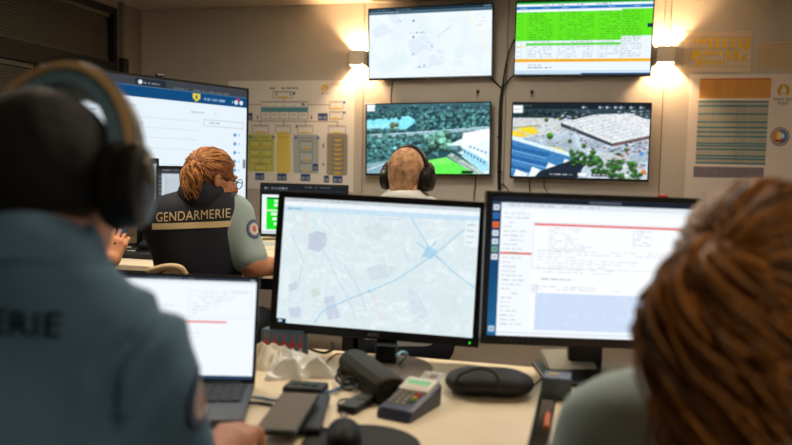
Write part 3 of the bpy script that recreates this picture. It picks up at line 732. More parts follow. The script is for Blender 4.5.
MB().tube([dc + ey * .119 - ex * lw * .42 + Z3 * (DZ + .012), dc + ey * .119 + ex * lw * .42 + Z3 * (DZ + .012)], .006, 10).build('hinge', M_lg, lap)
kb = MB().box(dc + ey * .045 + Z3 * (DZ + .0152), (lw * .92, .115, .0015), RL).build('keyboard', mat('key_well', (34, 35, 37), .6), lap)
first = None
for i in range(6):
    for j in range(15):
        off = -ex * (j - 7) * .0205 * 1.0 + ey * (.045 + (i - 2.5) * .0185)
        if first is None:
            base0 = off; first = MB().box(dc + off + Z3 * (DZ + .017), (.017, .015, .002), RL, .0008, 1).build('key', mat('key_black', (26, 27, 29), .5), kb)
        else:
            k = first.copy(); COL.objects.link(k); k.location = tuple(off - base0)
MB().box(dc - ey * .065 + Z3 * (DZ + .0156), (.11, .075, .0012), RL).build('touchpad', mat('touchpad', (84, 85, 87), .35, metal=.3), lap)

# ================================================================== SHEETS ON THE WALL
M_print = mat('print', (255, 255, 255), .7, attr=True)
M_paper = mat('paper_back', (226, 222, 214), .8)
def sheet(name, x0, y0, x1, y1, p, label, cat='poster', off=.018, gain=1.0):
    a = on_wall(x0, (y0 + y1) / 2, off); b = on_wall(x1, (y0 + y1) / 2, off)
    zt = on_wall((x0 + x1) / 2, y0, off)[2]; zb = on_wall((x0 + x1) / 2, y1, off)[2]
    c = (a + b) / 2; c[2] = (zt + zb) / 2; w = np.linalg.norm((b - a)[:2]); h = zt - zb
    F = Frame(c, -WTH)
    r = thing(name, c - Z3 * h / 2, label, cat, 'sheets pinned to the wall')
    MB().box(F.p(0, .0012, 0), (w, .0016, h), F.R).build('paper', M_paper, r)
    X, Z = np.meshgrid(np.linspace(-w / 2 + .001, w / 2 - .001, p.w), np.linspace(h / 2 - .001, -h / 2 + .001, p.h))
    bulge = -.0006 - .004 * (vnoise(p.w, p.h, 3, 4, p.w) ** 2) * np.clip(np.minimum(np.minimum(X + w / 2, w / 2 - X), np.minimum(Z + h / 2, h / 2 - Z)) * 20, 0, 1)
    pts = F.c + X[..., None] * F.a + Z[..., None] * F.b + bulge[..., None] * F.n
    grid_mesh('print', pts, np.clip(p.lin() * gain, 0, .88), M_print, r)
    return r, F, w, h
def paint_org():
    # drawn in photograph proportions: x 228..354, y 80.5..190
    p = Paint(300, 262, (222, 214, 206)); fx = lambda x: (x - 228) / 126; fy = lambda y: (y - 80.5) / 109.5
    W_, K = (236, 230, 222), (60, 60, 66)
    def bx(x0, y0, x1, y1, fill=W_, edge=K, yel=True):
        p.rect(fx(x0), fy(y0), fx(x1), fy(y1), fill); p.frame(fx(x0), fy(y0), fx(x1), fy(y1), edge, .004, .8)
        if yel: p.rect(fx(x0 + (x1 - x0) * .25), fy(y1 - 1.6), fx(x1 - (x1 - x0) * .25), fy(y1 - .2), (224, 176, 40))
        p.rect(fx(x0 + 1.5), fy(y0 + .8), fx(x1 - 1.5), fy(y0 + 1.7), (110, 110, 118), .6)
    def pic(x, y): p.rect(fx(x), fy(y), fx(x + 4.8), fy(y + 7), (30, 64, 118)); p.rect(fx(x + 1.1), fy(y + 2.6), fx(x + 1.8), fy(y + 5.8), (200, 206, 216)); p.rect(fx(x + 2.9), fy(y + 2.6), fx(x + 3.6), fy(y + 5.8), (200, 206, 216))
    p.words(fx(271), fy(87.5), fx(299), .012, (40, 44, 60), .9, .95)
    L = lambda pts: p.line([(fx(x), fy(y)) for x, y in pts], .005, K, .8)
    L([(285, 98), (285, 130)]); L([(228, 104.5), (330, 104.5)]); L([(246, 120), (246, 124)]); L([(250, 121), (338, 121)]); L([(262, 121), (262, 125)]); L([(307, 121), (307, 125)]); L([(338, 121), (338, 125)])
    bx(274, 91, 294, 98); p.rect(fx(277), fy(93), fx(278), fy(96), (30, 60, 110)); p.rect(fx(291), fy(93), fx(292), fy(96), (30, 60, 110)); p.disc(fx(285), fy(103), .012, (224, 176, 40))
    bx(262, 101, 309, 119, yel=False); p.rect(fx(262), fy(107), fx(309), fy(112), (80, 140, 158)); 
    for k in range(5): p.rect(fx(262 + 9.4 * k), fy(112), fx(262.5 + 9.4 * k), fy(119), K, .7); p.rect(fx(264 + 9.4 * k), fy(114), fx(269 + 9.4 * k), fy(115), (110, 110, 118), .6); p.rect(fx(264 + 9.4 * k), fy(105), fx(269 + 9.4 * k), fy(106), (110, 110, 118), .5)
    bx(330, 101, 343, 109); bx(330, 111, 343, 119)
    for x, y in ((343, 101), (343, 111), (294, 92), (303, 103), (255, 125), (297, 125), (330, 125)): p.rect(fx(x), fy(y), fx(x + 2.5), fy(y + 2.5), (60, 110, 170))
    pic(248.5, 113); pic(319, 113); pic(323.5, 113); p.rect(fx(258), fy(115.5), fx(259), fy(119), (40, 40, 40)); p.rect(fx(312), fy(115.5), fx(313), fy(119), (40, 40, 40))
    for x0, x1 in ((253, 270), (277, 292), (299, 314), (329, 346)): bx(x0, 125, x1, 133)
    def rr(x0, y0, x1, y1, c):
        p.rect(fx(x0), fy(y0 + 2), fx(x1), fy(y1 - 2), c); p.rect(fx(x0 + 2), fy(y0), fx(x1 - 2), fy(y1), c)
        for a, b in ((x0 + 2, y0 + 2), (x1 - 2, y0 + 2), (x0 + 2, y1 - 2), (x1 - 2, y1 - 2)): p.disc(fx(a), fy(b), 2 / 109.5, c)
    rr(249, 134, 276, 172, (180, 186, 104)); rr(278, 133, 292, 173, (226, 190, 96)); rr(295, 134, 320, 173, (156, 168, 172)); rr(328, 133, 348, 174, (140, 134, 120))
    for x0 in (250.5, 263): 
        for k, y in enumerate((140, 149, 157)): bx(x0, y, x0 + 10.5, y + 7, (186, 192, 112), (96, 106, 40))
    bx(256, 164, 268, 171, (186, 192, 112), (96, 106, 40)); p.words(fx(253), fy(137), fx(270), .008, (80, 90, 40), .8, 1); p.words(fx(280), fy(136.5), fx(290), .008, (150, 110, 20), .8, 1); p.words(fx(299), fy(137), fx(315), .008, (70, 80, 90), .8, 1)
    for y in (140, 151, 162): bx(301, y, 314, y + 9, (164, 176, 180), (60, 70, 80))
    for k in range(8): bx(333, 136.5 + 4.6 * k, 344, 140.5 + 4.6 * k, (150, 144, 130), (80, 76, 66))
    for x in (250, 273.5, 296, 318): p.rect(fx(x), fy(136), fx(x + 2.5), fy(138.5), (60, 110, 170))
    pic(314.5, 163); pic(256.5, 173.5); pic(261, 173.5); pic(279, 173.5); pic(283.5, 173.5); pic(302.5, 173.5); pic(307, 173.5); pic(325.5, 174.5); pic(334, 174.5); pic(338.5, 174.5)
    p.rect(fx(324), fy(143), fx(325), fy(147), (40, 40, 44)); p.rect(fx(324), fy(162), fx(325), fy(165), (40, 40, 44))
    p.disc(fx(325), fy(88), .03, (206, 170, 70)); p.poly([(fx(324), fy(90.5)), (fx(325), fy(86)), (fx(326.5), fy(90.5))], W_); p.words(fx(321.5), fy(93), fx(329), .008, (120, 110, 90), .8, 1)
    p.rect(fx(331), fy(83.5), fx(351), fy(86), (200, 150, 140), .5)
    return p
sheet('organisation_chart', 228, 80.5, 354, 190, paint_org(), 'large white organisation chart with coloured boxes beside the angled screen', off=.016, gain=1.4)
def paint_cal():
    p = Paint(170, 108, (196, 182, 164)); fx = lambda x: (x - 683) / 68; fy = lambda y: (y - 31) / 41
    for k in range(16): p.rect(fx(690 + 3.8 * k), fy(36.5), fx(690.3 + 3.8 * k), fy(66), (130, 120, 110), .6)
    for y in (36.5, 42, 47.5, 49, 54.5, 60, 66): p.rect(fx(688), fy(y), fx(749), fy(y + .4), (130, 120, 110), .6)
    Yc = (222, 180, 30)
    for x in (708.5, 715.5, 723, 731, 738.5, 746): p.rect(fx(x), fy(37), fx(x + 3.2), fy(48), Yc)
    for x, y in ((695, 38), (701.5, 38), (691, 51), (691, 55), (695, 49), (697, 52), (698, 58), (703.5, 50.5), (703.5, 60), (710.5, 50.5), (711, 60), (718.5, 50.5), (718.5, 60), (696.5, 61.5), (742, 56), (742.5, 46)): p.rect(fx(x), fy(y), fx(x + 4), fy(y + 4.5), Yc)
    for x in (727, 734.5): p.rect(fx(x), fy(50.5), fx(x + 4), fy(60), Yc)
    for k in range(6): p.words(fx(684.5), fy(38 + 5 * k), fx(689), .015, (130, 120, 108), .5, 1)
    return p
sheet('calendar', 684, 31.5, 751, 72, paint_cal(), 'white planning calendar with yellow cells beside the right wall light', 'calendar', off=.016, gain=1.3)
def paint_list():
    p = Paint(110, 78, (196, 176, 146)); p.words(.3, .08, .75, .03, (130, 110, 84), .7, 1)
    for k in range(10): p.rect(.05, .2 + k * .075, .95, .208 + k * .075, (140, 120, 96), .5); p.words(.07, .225 + k * .075, .45, .022, (140, 120, 96), .4); p.words(.55, .225 + k * .075, .93, .022, (140, 120, 96), .4)
    for x in (.05, .5, .94): p.rect(x, .2, x + .008, .95, (140, 120, 96), .5)
    return p
sheet('notice_sheet', 756, 42, 800, 70.5, paint_list(), 'pale yellowish list sheet right of the yellow-celled calendar', 'notice', off=.016, gain=1.2)
def paint_plan():
    p = Paint(270, 300, (222, 214, 208)); fx = lambda x: (x - 687) / 118; fy = lambda y: (y - 74) / 128
    p.rect(fx(697.5), fy(79), fx(769), fy(98), (206, 150, 78)); p.rect(fx(697.5), fy(78.3), fx(769), fy(79.5), (186, 90, 60)); 
    for k in range(6): p.words(fx(699), fy(82 + 2.6 * k), fx(731), .005, (150, 104, 50), .5, .9); p.words(fx(736), fy(82 + 2.6 * k), fx(766), .005, (150, 104, 50), .5, .9)
    p.rect(fx(712), fy(79), fx(720), fy(98), (190, 134, 66), .6); p.rect(fx(734), fy(79), fx(734.6), fy(98), (150, 100, 50), .6)
    p.rect(fx(697), fy(100.5), fx(767.5), fy(164), (176, 174, 160)); p.rect(fx(736), fy(100.5), fx(745), fy(164), (160, 160, 150), .6)
    for y in (100.5, 105, 113, 121, 126.5, 131, 135.5, 142.5, 145, 148.5, 155, 158, 162.5): p.rect(fx(697), fy(y), fx(767.5), fy(y + 1.7), (64, 128, 150)); p.words(fx(727), fy(y + .4), fx(740), .005, (30, 60, 80), .8, 1)
    for k in range(26): p.words(fx(699), fy(102.5 + 2.4 * k), fx(766), .0035, (120, 120, 112), .5, .6); p.rect(fx(697), fy(102 + 2.4 * k), fx(767.5), fy(102.3 + 2.4 * k), (130, 132, 126), .5)
    for x in (712, 736, 745): p.rect(fx(x), fy(100.5), fx(x + .4), fy(164), (110, 112, 106), .6)
    p.rect(fx(695.5), fy(167), fx(766.5), fy(178), (128, 124, 136))
    for k in range(4): p.words(fx(697), fy(168.5 + 2.4 * k), fx(765), .005, (82, 78, 92), .6, .8)
    for x in (712, 722, 736, 750): p.rect(fx(x), fy(167), fx(x + .4), fy(178), (90, 86, 98), .7)
    X = (p.X * 118 + 687); Y = (p.Y * 128 + 74)
    cx, cy = 781.5, 90.5
    p.mask(np.hypot(X - cx, Y - cy) < 6.2, (198, 162, 62)); fl = ((np.abs(X - cx) < 2.6 * np.clip((Y - 85.5) / 5, 0, 1)) & (Y > 85.5) & (Y < 96.5)); p.mask(fl, (222, 214, 208)); p.mask((np.hypot(X - cx, Y - 94.5) < 2.2) & (Y < 94), (222, 214, 208)); p.rect(fx(779.5), fy(93.4), fx(783.5), fy(94), (190, 120, 60), .8)
    for k in range(5): 
        rx, ry = 777.5 + 2 * k, 102.6 + (1 if k % 2 else 0); d = np.abs(np.hypot(X - rx, Y - ry) - 1.1); p.mask(np.clip(.5 - d, 0, 1) * 2, (120, 110, 100), .8)
    cx, cy = 780.5, 136
    p.mask(np.hypot(X - cx, Y - cy) < 9.2, (28, 36, 58)); p.mask(np.abs(np.hypot(X - cx, Y - cy) - 7.9) < .5, (200, 196, 190)); p.mask((np.hypot(X - cx, Y - cy) < 7) & (X < cx), (214, 150, 60)); p.mask((np.hypot(X - cx, Y - cy) < 7) & (X >= cx), (66, 130, 190))
    p.mask((np.abs(X - cx + 1) < 2.2) & (np.abs(Y - cy) < 4.5), (226, 206, 130)); p.mask((np.hypot(X - cx - 2, Y - cy + 1) < 2.4), (220, 226, 230)); p.mask((np.abs(X - cx) < 5) & (np.abs(Y - cy - 4) < 1), (150, 60, 40))
    return p
pl, Fp, pw_, ph_ = sheet('planning_poster', 687, 74, 805, 202, paint_plan(), 'large white poster with an orange and blue striped timetable and emblems', off=.019, gain=1.1)
x_em = ((781.5 - 687) / 118 - .5) * pw_; z_em = (.5 - (99.3 - 74) / 128) * ph_
flat_text('PARIS 2024', Fp, x_em, z_em, .026, mat('print_dark', (70, 62, 54), .7), pl, y=-.008)
# ================================================================== ORGANIC SURFACES (smooth blends of rounded shapes, meshed on a grid)
A3 = lambda p: np.asarray(p, float)
def cone(a, b, ra, rb): return ('cone', A3(a), A3(b), ra, rb)
def ell(c, r, R=None): return ('ell', A3(c), A3(r), np.eye(3) if R is None else R)
def bounds(groups, pad):
    lo = np.full(3, 1e9); hi = -lo
    for k, ps in groups:
        for p in ps:
            if p[0] == 'cone': a, b, m = p[1], p[2], max(p[3], p[4]); l, u = np.minimum(a, b) - m, np.maximum(a, b) + m
            else: m = p[2].max(); l, u = p[1] - m, p[1] + m
            lo = np.minimum(lo, l); hi = np.maximum(hi, u)
    return lo - pad, hi + pad
def field(groups, lo, n, h, subs=(), ripple=None, kjoin=.02):
    D = np.full(n, .2, np.float32)
    ax = [lo[i] + h * np.arange(n[i]) for i in range(3)]
    def ev(p, T, k):
        if p[0] == 'cone': a, b, m = p[1], p[2], max(p[3], p[4]); l, u = np.minimum(a, b) - m, np.maximum(a, b) + m
        else: m = p[2].max(); l, u = p[1] - m, p[1] + m
        pad = max(k * 1.5, .02) + 2 * h
        i0 = np.maximum(((l - pad - lo) / h).astype(int), 0); i1 = np.minimum(((u + pad - lo) / h).astype(int) + 2, n)
        if np.any(i1 <= i0): return None
        sl = tuple(slice(a_, b_) for a_, b_ in zip(i0, i1))
        X, Y, Z = np.meshgrid(*[ax[i][sl[i]] for i in range(3)], indexing='ij')
        if p[0] == 'cone':
            ba = p[2] - p[1]; L = ba @ ba + 1e-12
            t = np.clip(((X - p[1][0]) * ba[0] + (Y - p[1][1]) * ba[1] + (Z - p[1][2]) * ba[2]) / L, 0, 1)
            d = np.sqrt((X - p[1][0] - t * ba[0]) ** 2 + (Y - p[1][1] - t * ba[1]) ** 2 + (Z - p[1][2] - t * ba[2]) ** 2) - (p[3] + (p[4] - p[3]) * t)
        else:
            R = p[3]; q = [(X - p[1][0]) * R[0, i] + (Y - p[1][1]) * R[1, i] + (Z - p[1][2]) * R[2, i] for i in range(3)]
            k0 = np.sqrt(sum((q[i] / p[2][i]) ** 2 for i in range(3))); k1 = np.sqrt(sum((q[i] / p[2][i] ** 2) ** 2 for i in range(3))) + 1e-9
            d = k0 * (k0 - 1) / k1
        return sl, d.astype(np.float32)
    def smin(a, b, k):
        if k <= 0: return np.minimum(a, b)
        hh = np.clip(.5 + .5 * (b - a) / k, 0, 1); return b * (1 - hh) + a * hh - k * hh * (1 - hh)
    for k, ps in groups:
        G = np.full(n, .2, np.float32)
        for p in ps:
            r = ev(p, G, k)
            if r is None: continue
            sl, d = r; G[sl] = smin(G[sl], d, k)
        D = smin(D, G, kjoin) if len(groups) > 1 else G
    for k, p in subs:
        r = ev(p, D, k)
        if r is None: continue
        sl, d = r; D[sl] = -smin(-D[sl], d, k)
    if ripple is not None:
        X, Y, Z = np.meshgrid(*ax, indexing='ij', sparse=True); D = D + ripple(X, Y, Z).astype(np.float32)
    return D
def nets(D, lo, h):
    S = D < 0
    c = np.zeros(tuple(s - 1 for s in D.shape), np.int8)
    for i in (0, 1):
        for j in (0, 1):
            for k in (0, 1): c += S[i:S.shape[0] - 1 + i, j:S.shape[1] - 1 + j, k:S.shape[2] - 1 + k]
    act = np.argwhere((c > 0) & (c < 8))
    acc = np.zeros((len(act), 3)); cnt = np.zeros(len(act))
    crn = [(i, j, k) for i in (0, 1) for j in (0, 1) for k in (0, 1)]
    val = {q: D[act[:, 0] + q[0], act[:, 1] + q[1], act[:, 2] + q[2]] for q in crn}
    for q in crn:
        for a in range(3):
            if q[a]: continue
            q2 = list(q); q2[a] = 1; q2 = tuple(q2); v0, v1 = val[q], val[q2]
            m = (v0 < 0) != (v1 < 0); t = np.where(m, v0 / np.where(m, v0 - v1, 1), 0)
            P = np.array(q, float)[None] + t[:, None] * (np.array(q2) - np.array(q))[None]
            acc[m] += P[m]; cnt[m] += 1
    V = (act + acc / cnt[:, None]) * h + lo
    idx = np.full(c.shape, -1, np.int32); idx[act[:, 0], act[:, 1], act[:, 2]] = np.arange(len(act))
    Q = []
    for a in range(3):
        b, g = (a + 1) % 3, (a + 2) % 3
        s0 = [slice(None)] * 3; s1 = [slice(None)] * 3; s0[a] = slice(0, -1); s1[a] = slice(1, None)
        e = np.argwhere(S[tuple(s0)] != S[tuple(s1)])
        e = e[(e[:, b] > 0) & (e[:, g] > 0) & (e[:, b] < D.shape[b] - 1) & (e[:, g] < D.shape[g] - 1)]
        if not len(e): continue
        ins = S[e[:, 0], e[:, 1], e[:, 2]]
        def cell(db, dg):
            q = e.copy(); q[:, b] -= db; q[:, g] -= dg; return idx[q[:, 0], q[:, 1], q[:, 2]]
        f = np.stack([cell(1, 1), cell(0, 1), cell(0, 0), cell(1, 0)], 1); f[~ins] = f[~ins][:, ::-1]; Q.append(f)
    return V, np.concatenate(Q)
def organic(name, groups, h, m, parent, subs=(), ripple=None, kjoin=.02, smooth_it=1, loc=None):
    lo, hi = bounds(groups, .03); n = np.ceil((hi - lo) / h).astype(int) + 1
    D = field(groups, lo, n, h, subs, ripple, kjoin)
    V, Q = nets(D, lo, h)
    Q = Q[(Q >= 0).all(1)]
    me = bpy.data.meshes.new(name)
    me.vertices.add(len(V)); me.vertices.foreach_set('co', V.astype(np.float32).reshape(-1))
    me.loops.add(Q.size); me.loops.foreach_set('vertex_index', Q.reshape(-1).astype(np.int32))
    me.polygons.add(len(Q)); me.polygons.foreach_set('loop_start', np.arange(0, Q.size, 4, dtype=np.int32))
    me.polygons.foreach_set('use_smooth', np.ones(len(Q), bool)); me.update(calc_edges=True); me.validate()
    o = link_mesh(name, me, m, parent, loc); o['_v'] = 0
    del o['_v']
    return o
def folds(amp, fr, seed=0):
    r = np.random.default_rng(seed); ds = [(r.normal(size=3), r.uniform(0, 6), r.uniform(.6, 1.6)) for _ in range(6)]
    def fn(X, Y, Z):
        o = 0
        for d, ph, f in ds:
            d = d / np.linalg.norm(d); w = .25 * np.sin(9 * (X * d[1] + Y * d[2] + Z * d[0]) + ph)
            o = o + np.sin(fr * f * (X * d[0] + Y * d[1] + Z * d[2]) + ph + 2.2 * w * 4)
        return amp * o / 3
    return fn

# ---- heads and hands
class HF:
    """head frame: x to the person's right, y to the front, z up; facing +Y when yaw is 0"""
    def __init__(s, c, yaw, pitch=0.0, roll=0.0, k=1.0): s.c = A3(c); s.R = rotz(yaw) @ rotx(-pitch) @ roty(roll); s.k = k
    def p(s, x, y, z): return s.c + s.R @ (s.k * A3((x, y, z)))
def head_prims(H, neck, nr=.054):
    p, R, k = H.p, H.R, H.k
    g = [ell(p(0, -.012, .028), A3((.075, .094, .086)) * k, R), ell(p(0, .03, -.03), A3((.062, .066, .088)) * k, R), ell(p(0, .055, -.088), A3((.036, .034, .03)) * k, R), ell(p(0, .0, -.06), A3((.06, .06, .055)) * k, R),
         cone(p(0, -.03, -.05), neck, nr, nr * .95)]
    f = [cone(p(0, .092, .0), p(0, .112, -.03), .009, .013), ell(p(.078, -.004, -.008), A3((.009, .02, .031)) * k, R @ rotz(.35)), ell(p(-.078, -.004, -.008), A3((.009, .02, .031)) * k, R @ rotz(-.35)),
         cone(p(-.018, .09, -.062), p(.018, .09, -.062), .007, .007), cone(p(-.045, .085, .022), p(.045, .085, .022), .008, .008)]
    return g + f
def head_subs(H):
    return [(.01, ell(H.p(s * .031, .098, .004), (.015, .012, .01), H.R)) for s in (-1, 1)] + [(.004, cone(H.p(-.02, .1, -.062), H.p(.02, .1, -.062), .0025, .0025))]
def hand_prims(w, d, up, side, curl=.5, spread=.12, thumb=1.0):
    """w wrist, d along the hand, up out of the back of the hand, side +1 right hand / -1 left hand"""
    d = A3(d) / np.linalg.norm(d); up = A3(up); up = up - d * (up @ d); up /= np.linalg.norm(up)
    rt = np.cross(d, up) * side                       # towards the little finger for either hand
    P = lambda x, y, z: A3(w) + rt * x + d * y + up * z
    g = [cone(P(-.012, .0, 0), P(-.022, .075, .0), .022, .013), cone(P(.012, 0, 0), P(.026, .07, -.002), .021, .012), cone(P(0, .01, 0), P(0, .078, .003), .02, .013)]
    g2 = []
    for i, (x, L) in enumerate(((-.030, .072), (-.010, .08), (.010, .074), (.029, .058))):
        a = P(x, .082 - abs(x) * .25, .002); ang = spread * (x / .03); cu = curl * (1 + .12 * i)
        q = a; th = cu * .35
        for j, f in enumerate((.45, .31, .24)):
            dirv = (d * math.cos(th) - up * math.sin(th)) + rt * ang * .6; dirv /= np.linalg.norm(dirv)
            e = q + dirv * L * f; g2.append(cone(q, e, .0092 - .0009 * j, .0086 - .001 * j)); q = e; th += cu * .8
    a = P(-.026, .022, -.006); b = a + (-rt * .7 + d * .75 - up * .25) * .042 * thumb; c = b + (-rt * .2 + d * .95 - up * .3) * .034; e = c + (rt * .15 + d * .95 - up * .25) * .024
    g2 += [cone(a, b, .0135, .011), cone(b, c, .0105, .0095), cone(c, e, .0095, .0075)]
    return g, g2

SKIN = lambda n, c: mat(n, c, .55, spec=.35, noise=.06, nscale=60)
M_trouser = mat('navy_trousers', (24, 28, 40), .85, bump=.1, bscale=500)
M_shoe = mat('black_shoe', (16, 16, 17), .45)
M_white = mat('eye_white', (230, 228, 222), .3); M_iris = mat('eye_iris', (46, 34, 26), .2)

def person(label, H, neck, shL, shR, elL, elR, wrL, wrR, pelvis, yaw, skin, shirt, sleeve=.82, hands=None, ripple=None, chest=(.165, .115, .19), hshirt=.008, hbody=.006, arm=(.05, .043, .04, .028), belly=(.15, .12, .2)):
    neck, shL, shR, elL, elR, wrL, wrR, pelvis = map(A3, (neck, shL, shR, elL, elR, wrL, wrR, pelvis))
    root = thing('person', (pelvis[0], pelvis[1], 0), label, 'person', 'people at the desks')
    B = rotz(yaw); ch = (shL + shR) / 2 * .75 + neck * .25 + A3((0, 0, -.16)); fw = B @ A3((0, 1, 0)); mid = (ch + pelvis) / 2
    lat = (shR - shL); lat /= np.linalg.norm(lat)
    upv = neck - pelvis; upv /= np.linalg.norm(upv); fr_ = np.cross(upv, lat); fr_ /= np.linalg.norm(fr_); upv2 = np.cross(lat, fr_)
    T = np.stack([lat, fr_, upv2], 1)
    a0, a1, a2, a3 = arm
    def torso(s):
        c = A3(chest); b = A3(belly); nb = .042 if s < 0 else .055
        return [ell(ch, c + s, T), ell(mid, b + s, T), ell(pelvis + A3((0, 0, .03)), A3((.165, .13, .14)) + s, B), cone(shL, shR, .052 + s, .052 + s),
                cone(neck, shL * .72 + neck * .28, nb + s, .05 + s), cone(neck, shR * .72 + neck * .28, nb + s, .05 + s),
                ell(shL * .6 + ch * .4, A3((.07, .075, .09)) + s, T), ell(shR * .6 + ch * .4, A3((.07, .075, .09)) + s, T)]
    def armp(s, t=1.0):
        out = []
        for sh, el in ((shL, elL), (shR, elR)): out.append(cone(sh, sh + (el - sh) * t, a0 + s + .006, a1 + (a0 - a1) * (1 - t) + s))
        return out
    body = [(.035, torso(-.012) + armp(-.004) + [cone(elL, wrL, a2, a3), cone(elR, wrR, a2, a3)]), (.014, head_prims(H, neck))]
    hp1, hp2 = [], []
    for side, wr, el, spec in ((-1, wrL, elL, (hands or {}).get('L')), (1, wrR, elR, (hands or {}).get('R'))):
        spec = spec or {}
        g, g2 = hand_prims(wr, spec.get('d', wr - el), spec.get('up', (0, 0, 1)), side, spec.get('curl', .55), spec.get('spread', .12))
        hp1 += g; hp2 += g2
    body += [(.012, hp1), (.003, hp2)]
    organic('body', body, hbody, skin, root, head_subs(H), kjoin=.012)
    for s in (-1, 1):
        e = MB(); bmesh.ops.create_uvsphere(e.bm, u_segments=12, v_segments=8, radius=.011, matrix=Matrix.Translation(Vector(H.p(s * .031, .084, .004)))); eo = e.build('eye', M_white, root, smooth=True)
        e = MB(); bmesh.ops.create_uvsphere(e.bm, u_segments=10, v_segments=6, radius=.006, matrix=Matrix.Translation(Vector(H.p(s * .031, .0905, .004)))); e.build('iris', M_iris, eo, smooth=True)
    sh_o = organic('shirt', [(.05, torso(.004)), (.02, armp(.012, sleeve))], hshirt, shirt, root, ripple=ripple, kjoin=.05,
                   subs=[(.006, cone(H.p(0, -.02, .03), neck + upv * .045, .052, .054))])
    hipL, hipR = pelvis + B @ A3((-.09, .05, -.02)), pelvis + B @ A3((.09, .05, -.02)); knL, knR = pelvis + B @ A3((-.13, .44, -.02)), pelvis + B @ A3((.13, .44, -.02))
    anL, anR = knL + B @ A3((0, .02, 0)), knR + B @ A3((0, .02, 0)); anL[2] = anR[2] = .12
    organic('trousers', [(.04, [ell(pelvis + A3((0, 0, -.01)), (.175, .14, .115), B), cone(hipL, knL, .088, .066), cone(hipR, knR, .088, .066), cone(knL, anL, .064, .048), cone(knR, anR, .064, .048)])], .016, M_trouser, root, ripple=folds(.003, 40, 3))
    for an in (anL, anR):
        organic('shoe', [(.02, [cone(an + A3((0, 0, -.03)), an + B @ A3((0, -.03, 0)) + A3((0, 0, -.075)), .042, .04), cone(an + B @ A3((0, -.03, -.078)), an + B @ A3((0, .15, -.085)), .04, .034)])], .01, M_shoe, root)
    return root, sh_o, T
def collar(root, neck, H, r, h, m, tilt=.25, name='collar'):
    """a fold-down collar: ring standing round the neck with an outer leaf"""
    up = H.p(0, -.02, .05) - A3(neck); up /= np.linalg.norm(up); n = 40
    f = H.R @ A3((0, 1, 0)); f = f - up * (f @ up); f /= np.linalg.norm(f); s = np.cross(f, up)
    rings = []
    for z, rr in ((-.02, r + .012), (.0, r + .018), (h * .55, r + .012), (h, r + .002), (h + .002, r - .004), (h * .5, r - .001), (-.01, r + .004)):
        ring = []
        for k in range(n):
            a = 2 * math.pi * k / n; fr = (1 + math.cos(a)) / 2    # fr = 1 in front
            ring.append(A3(neck) + (f * math.cos(a) * 1.08 + s * math.sin(a)) * rr + up * (z - tilt * .06 * fr ** 2))
        rings.append(ring)
    rings.append(rings[0])
    return MB().loft(rings, cap=False).build(name, m, root, smooth=True)

# ---- printing on cloth: a flat shape pressed on a surface along a direction
def bvh_of(o):
    me = o.data; off = world_loc(o)
    V = np.empty(len(me.vertices) * 3, np.float32); me.vertices.foreach_get('co', V); V = V.reshape(-1, 3) + off
    return BVHTree.FromPolygons([tuple(v) for v in V.tolist()], [tuple(p.vertices) for p in me.polygons])
def press(name, me, F, bvh, m, parent, lift=.0015):
    """me: mesh with x,y in metres on the plane of frame F (y = up)"""
    bm = bmesh.new(); bm.from_mesh(me)
    for _ in range(3):
        long_ = [e for e in bm.edges if e.calc_length() > .012]
        if long_: bmesh.ops.subdivide_edges(bm, edges=long_, cuts=1)
    bmesh.ops.triangulate(bm, faces=bm.faces)
    d = Vector(F.n); gone = []
    for v in bm.verts:
        o = Vector(F.p(v.co.x, 0, v.co.y)); hit = bvh.ray_cast(o, d, 1.0)
        if hit[0] is None: gone.append(v); continue
        v.co = hit[0] - d * lift + (hit[1] * lift * .5 if hit[1].dot(d) < 0 else -hit[1] * lift * .5)
    if gone: bmesh.ops.delete(bm, geom=gone, context='VERTS')
    me2 = bpy.data.meshes.new(name); bm.to_mesh(me2); bm.free()
    return link_mesh(name, me2, m, parent)
def text_mesh(txt, size, bold=0.0):
    cu = bpy.data.curves.new('t', 'FONT'); cu.body = txt; cu.size = size; cu.align_x = 'CENTER'; cu.align_y = 'CENTER'; cu.offset = bold; cu.space_character = 1.05
    ob = bpy.data.objects.new('t', cu); COL.objects.link(ob)
    dg = bpy.context.evaluated_depsgraph_get(); me = bpy.data.meshes.new_from_object(ob.evaluated_get(dg)); me.materials.clear()
    bpy.data.objects.remove(ob); bpy.data.curves.remove(cu)
    return me
def scale_to_width(me, w):
    xs = [v.co.x for v in me.vertices]; k = w / (max(xs) - min(xs)); me.transform(Matrix.Scale(k, 4)); return me
def rect_mesh(w, h, nx=24, ny=3):
    me = bpy.data.meshes.new('r'); V = [(-w / 2 + w * i / nx, -h / 2 + h * j / ny, 0) for j in range(ny + 1) for i in range(nx + 1)]
    me.from_pydata(V, [], [(j * (nx + 1) + i, j * (nx + 1) + i + 1, (j + 1) * (nx + 1) + i + 1, (j + 1) * (nx + 1) + i) for j in range(ny) for i in range(nx)]); return me
def ring_mesh(r0, r1, n=28, sy=1.1):
    me = bpy.data.meshes.new('r'); V = []
    for r in (r0, r1): V += [(r * math.cos(2 * math.pi * k / n), sy * r * math.sin(2 * math.pi * k / n), 0) for k in range(n)]
    me.from_pydata(V, [], [(k, n + k, n + (k + 1) % n, (k + 1) % n) for k in range(n)]); return me
M_navy = mat('print_navy', (10, 14, 26), .9, spec=.1); M_cream = mat('print_cream', (222, 198, 152), .7); M_pwhite = mat('patch_white', (216, 202, 190), .7); M_pblue = mat('patch_blue', (30, 52, 96), .7)
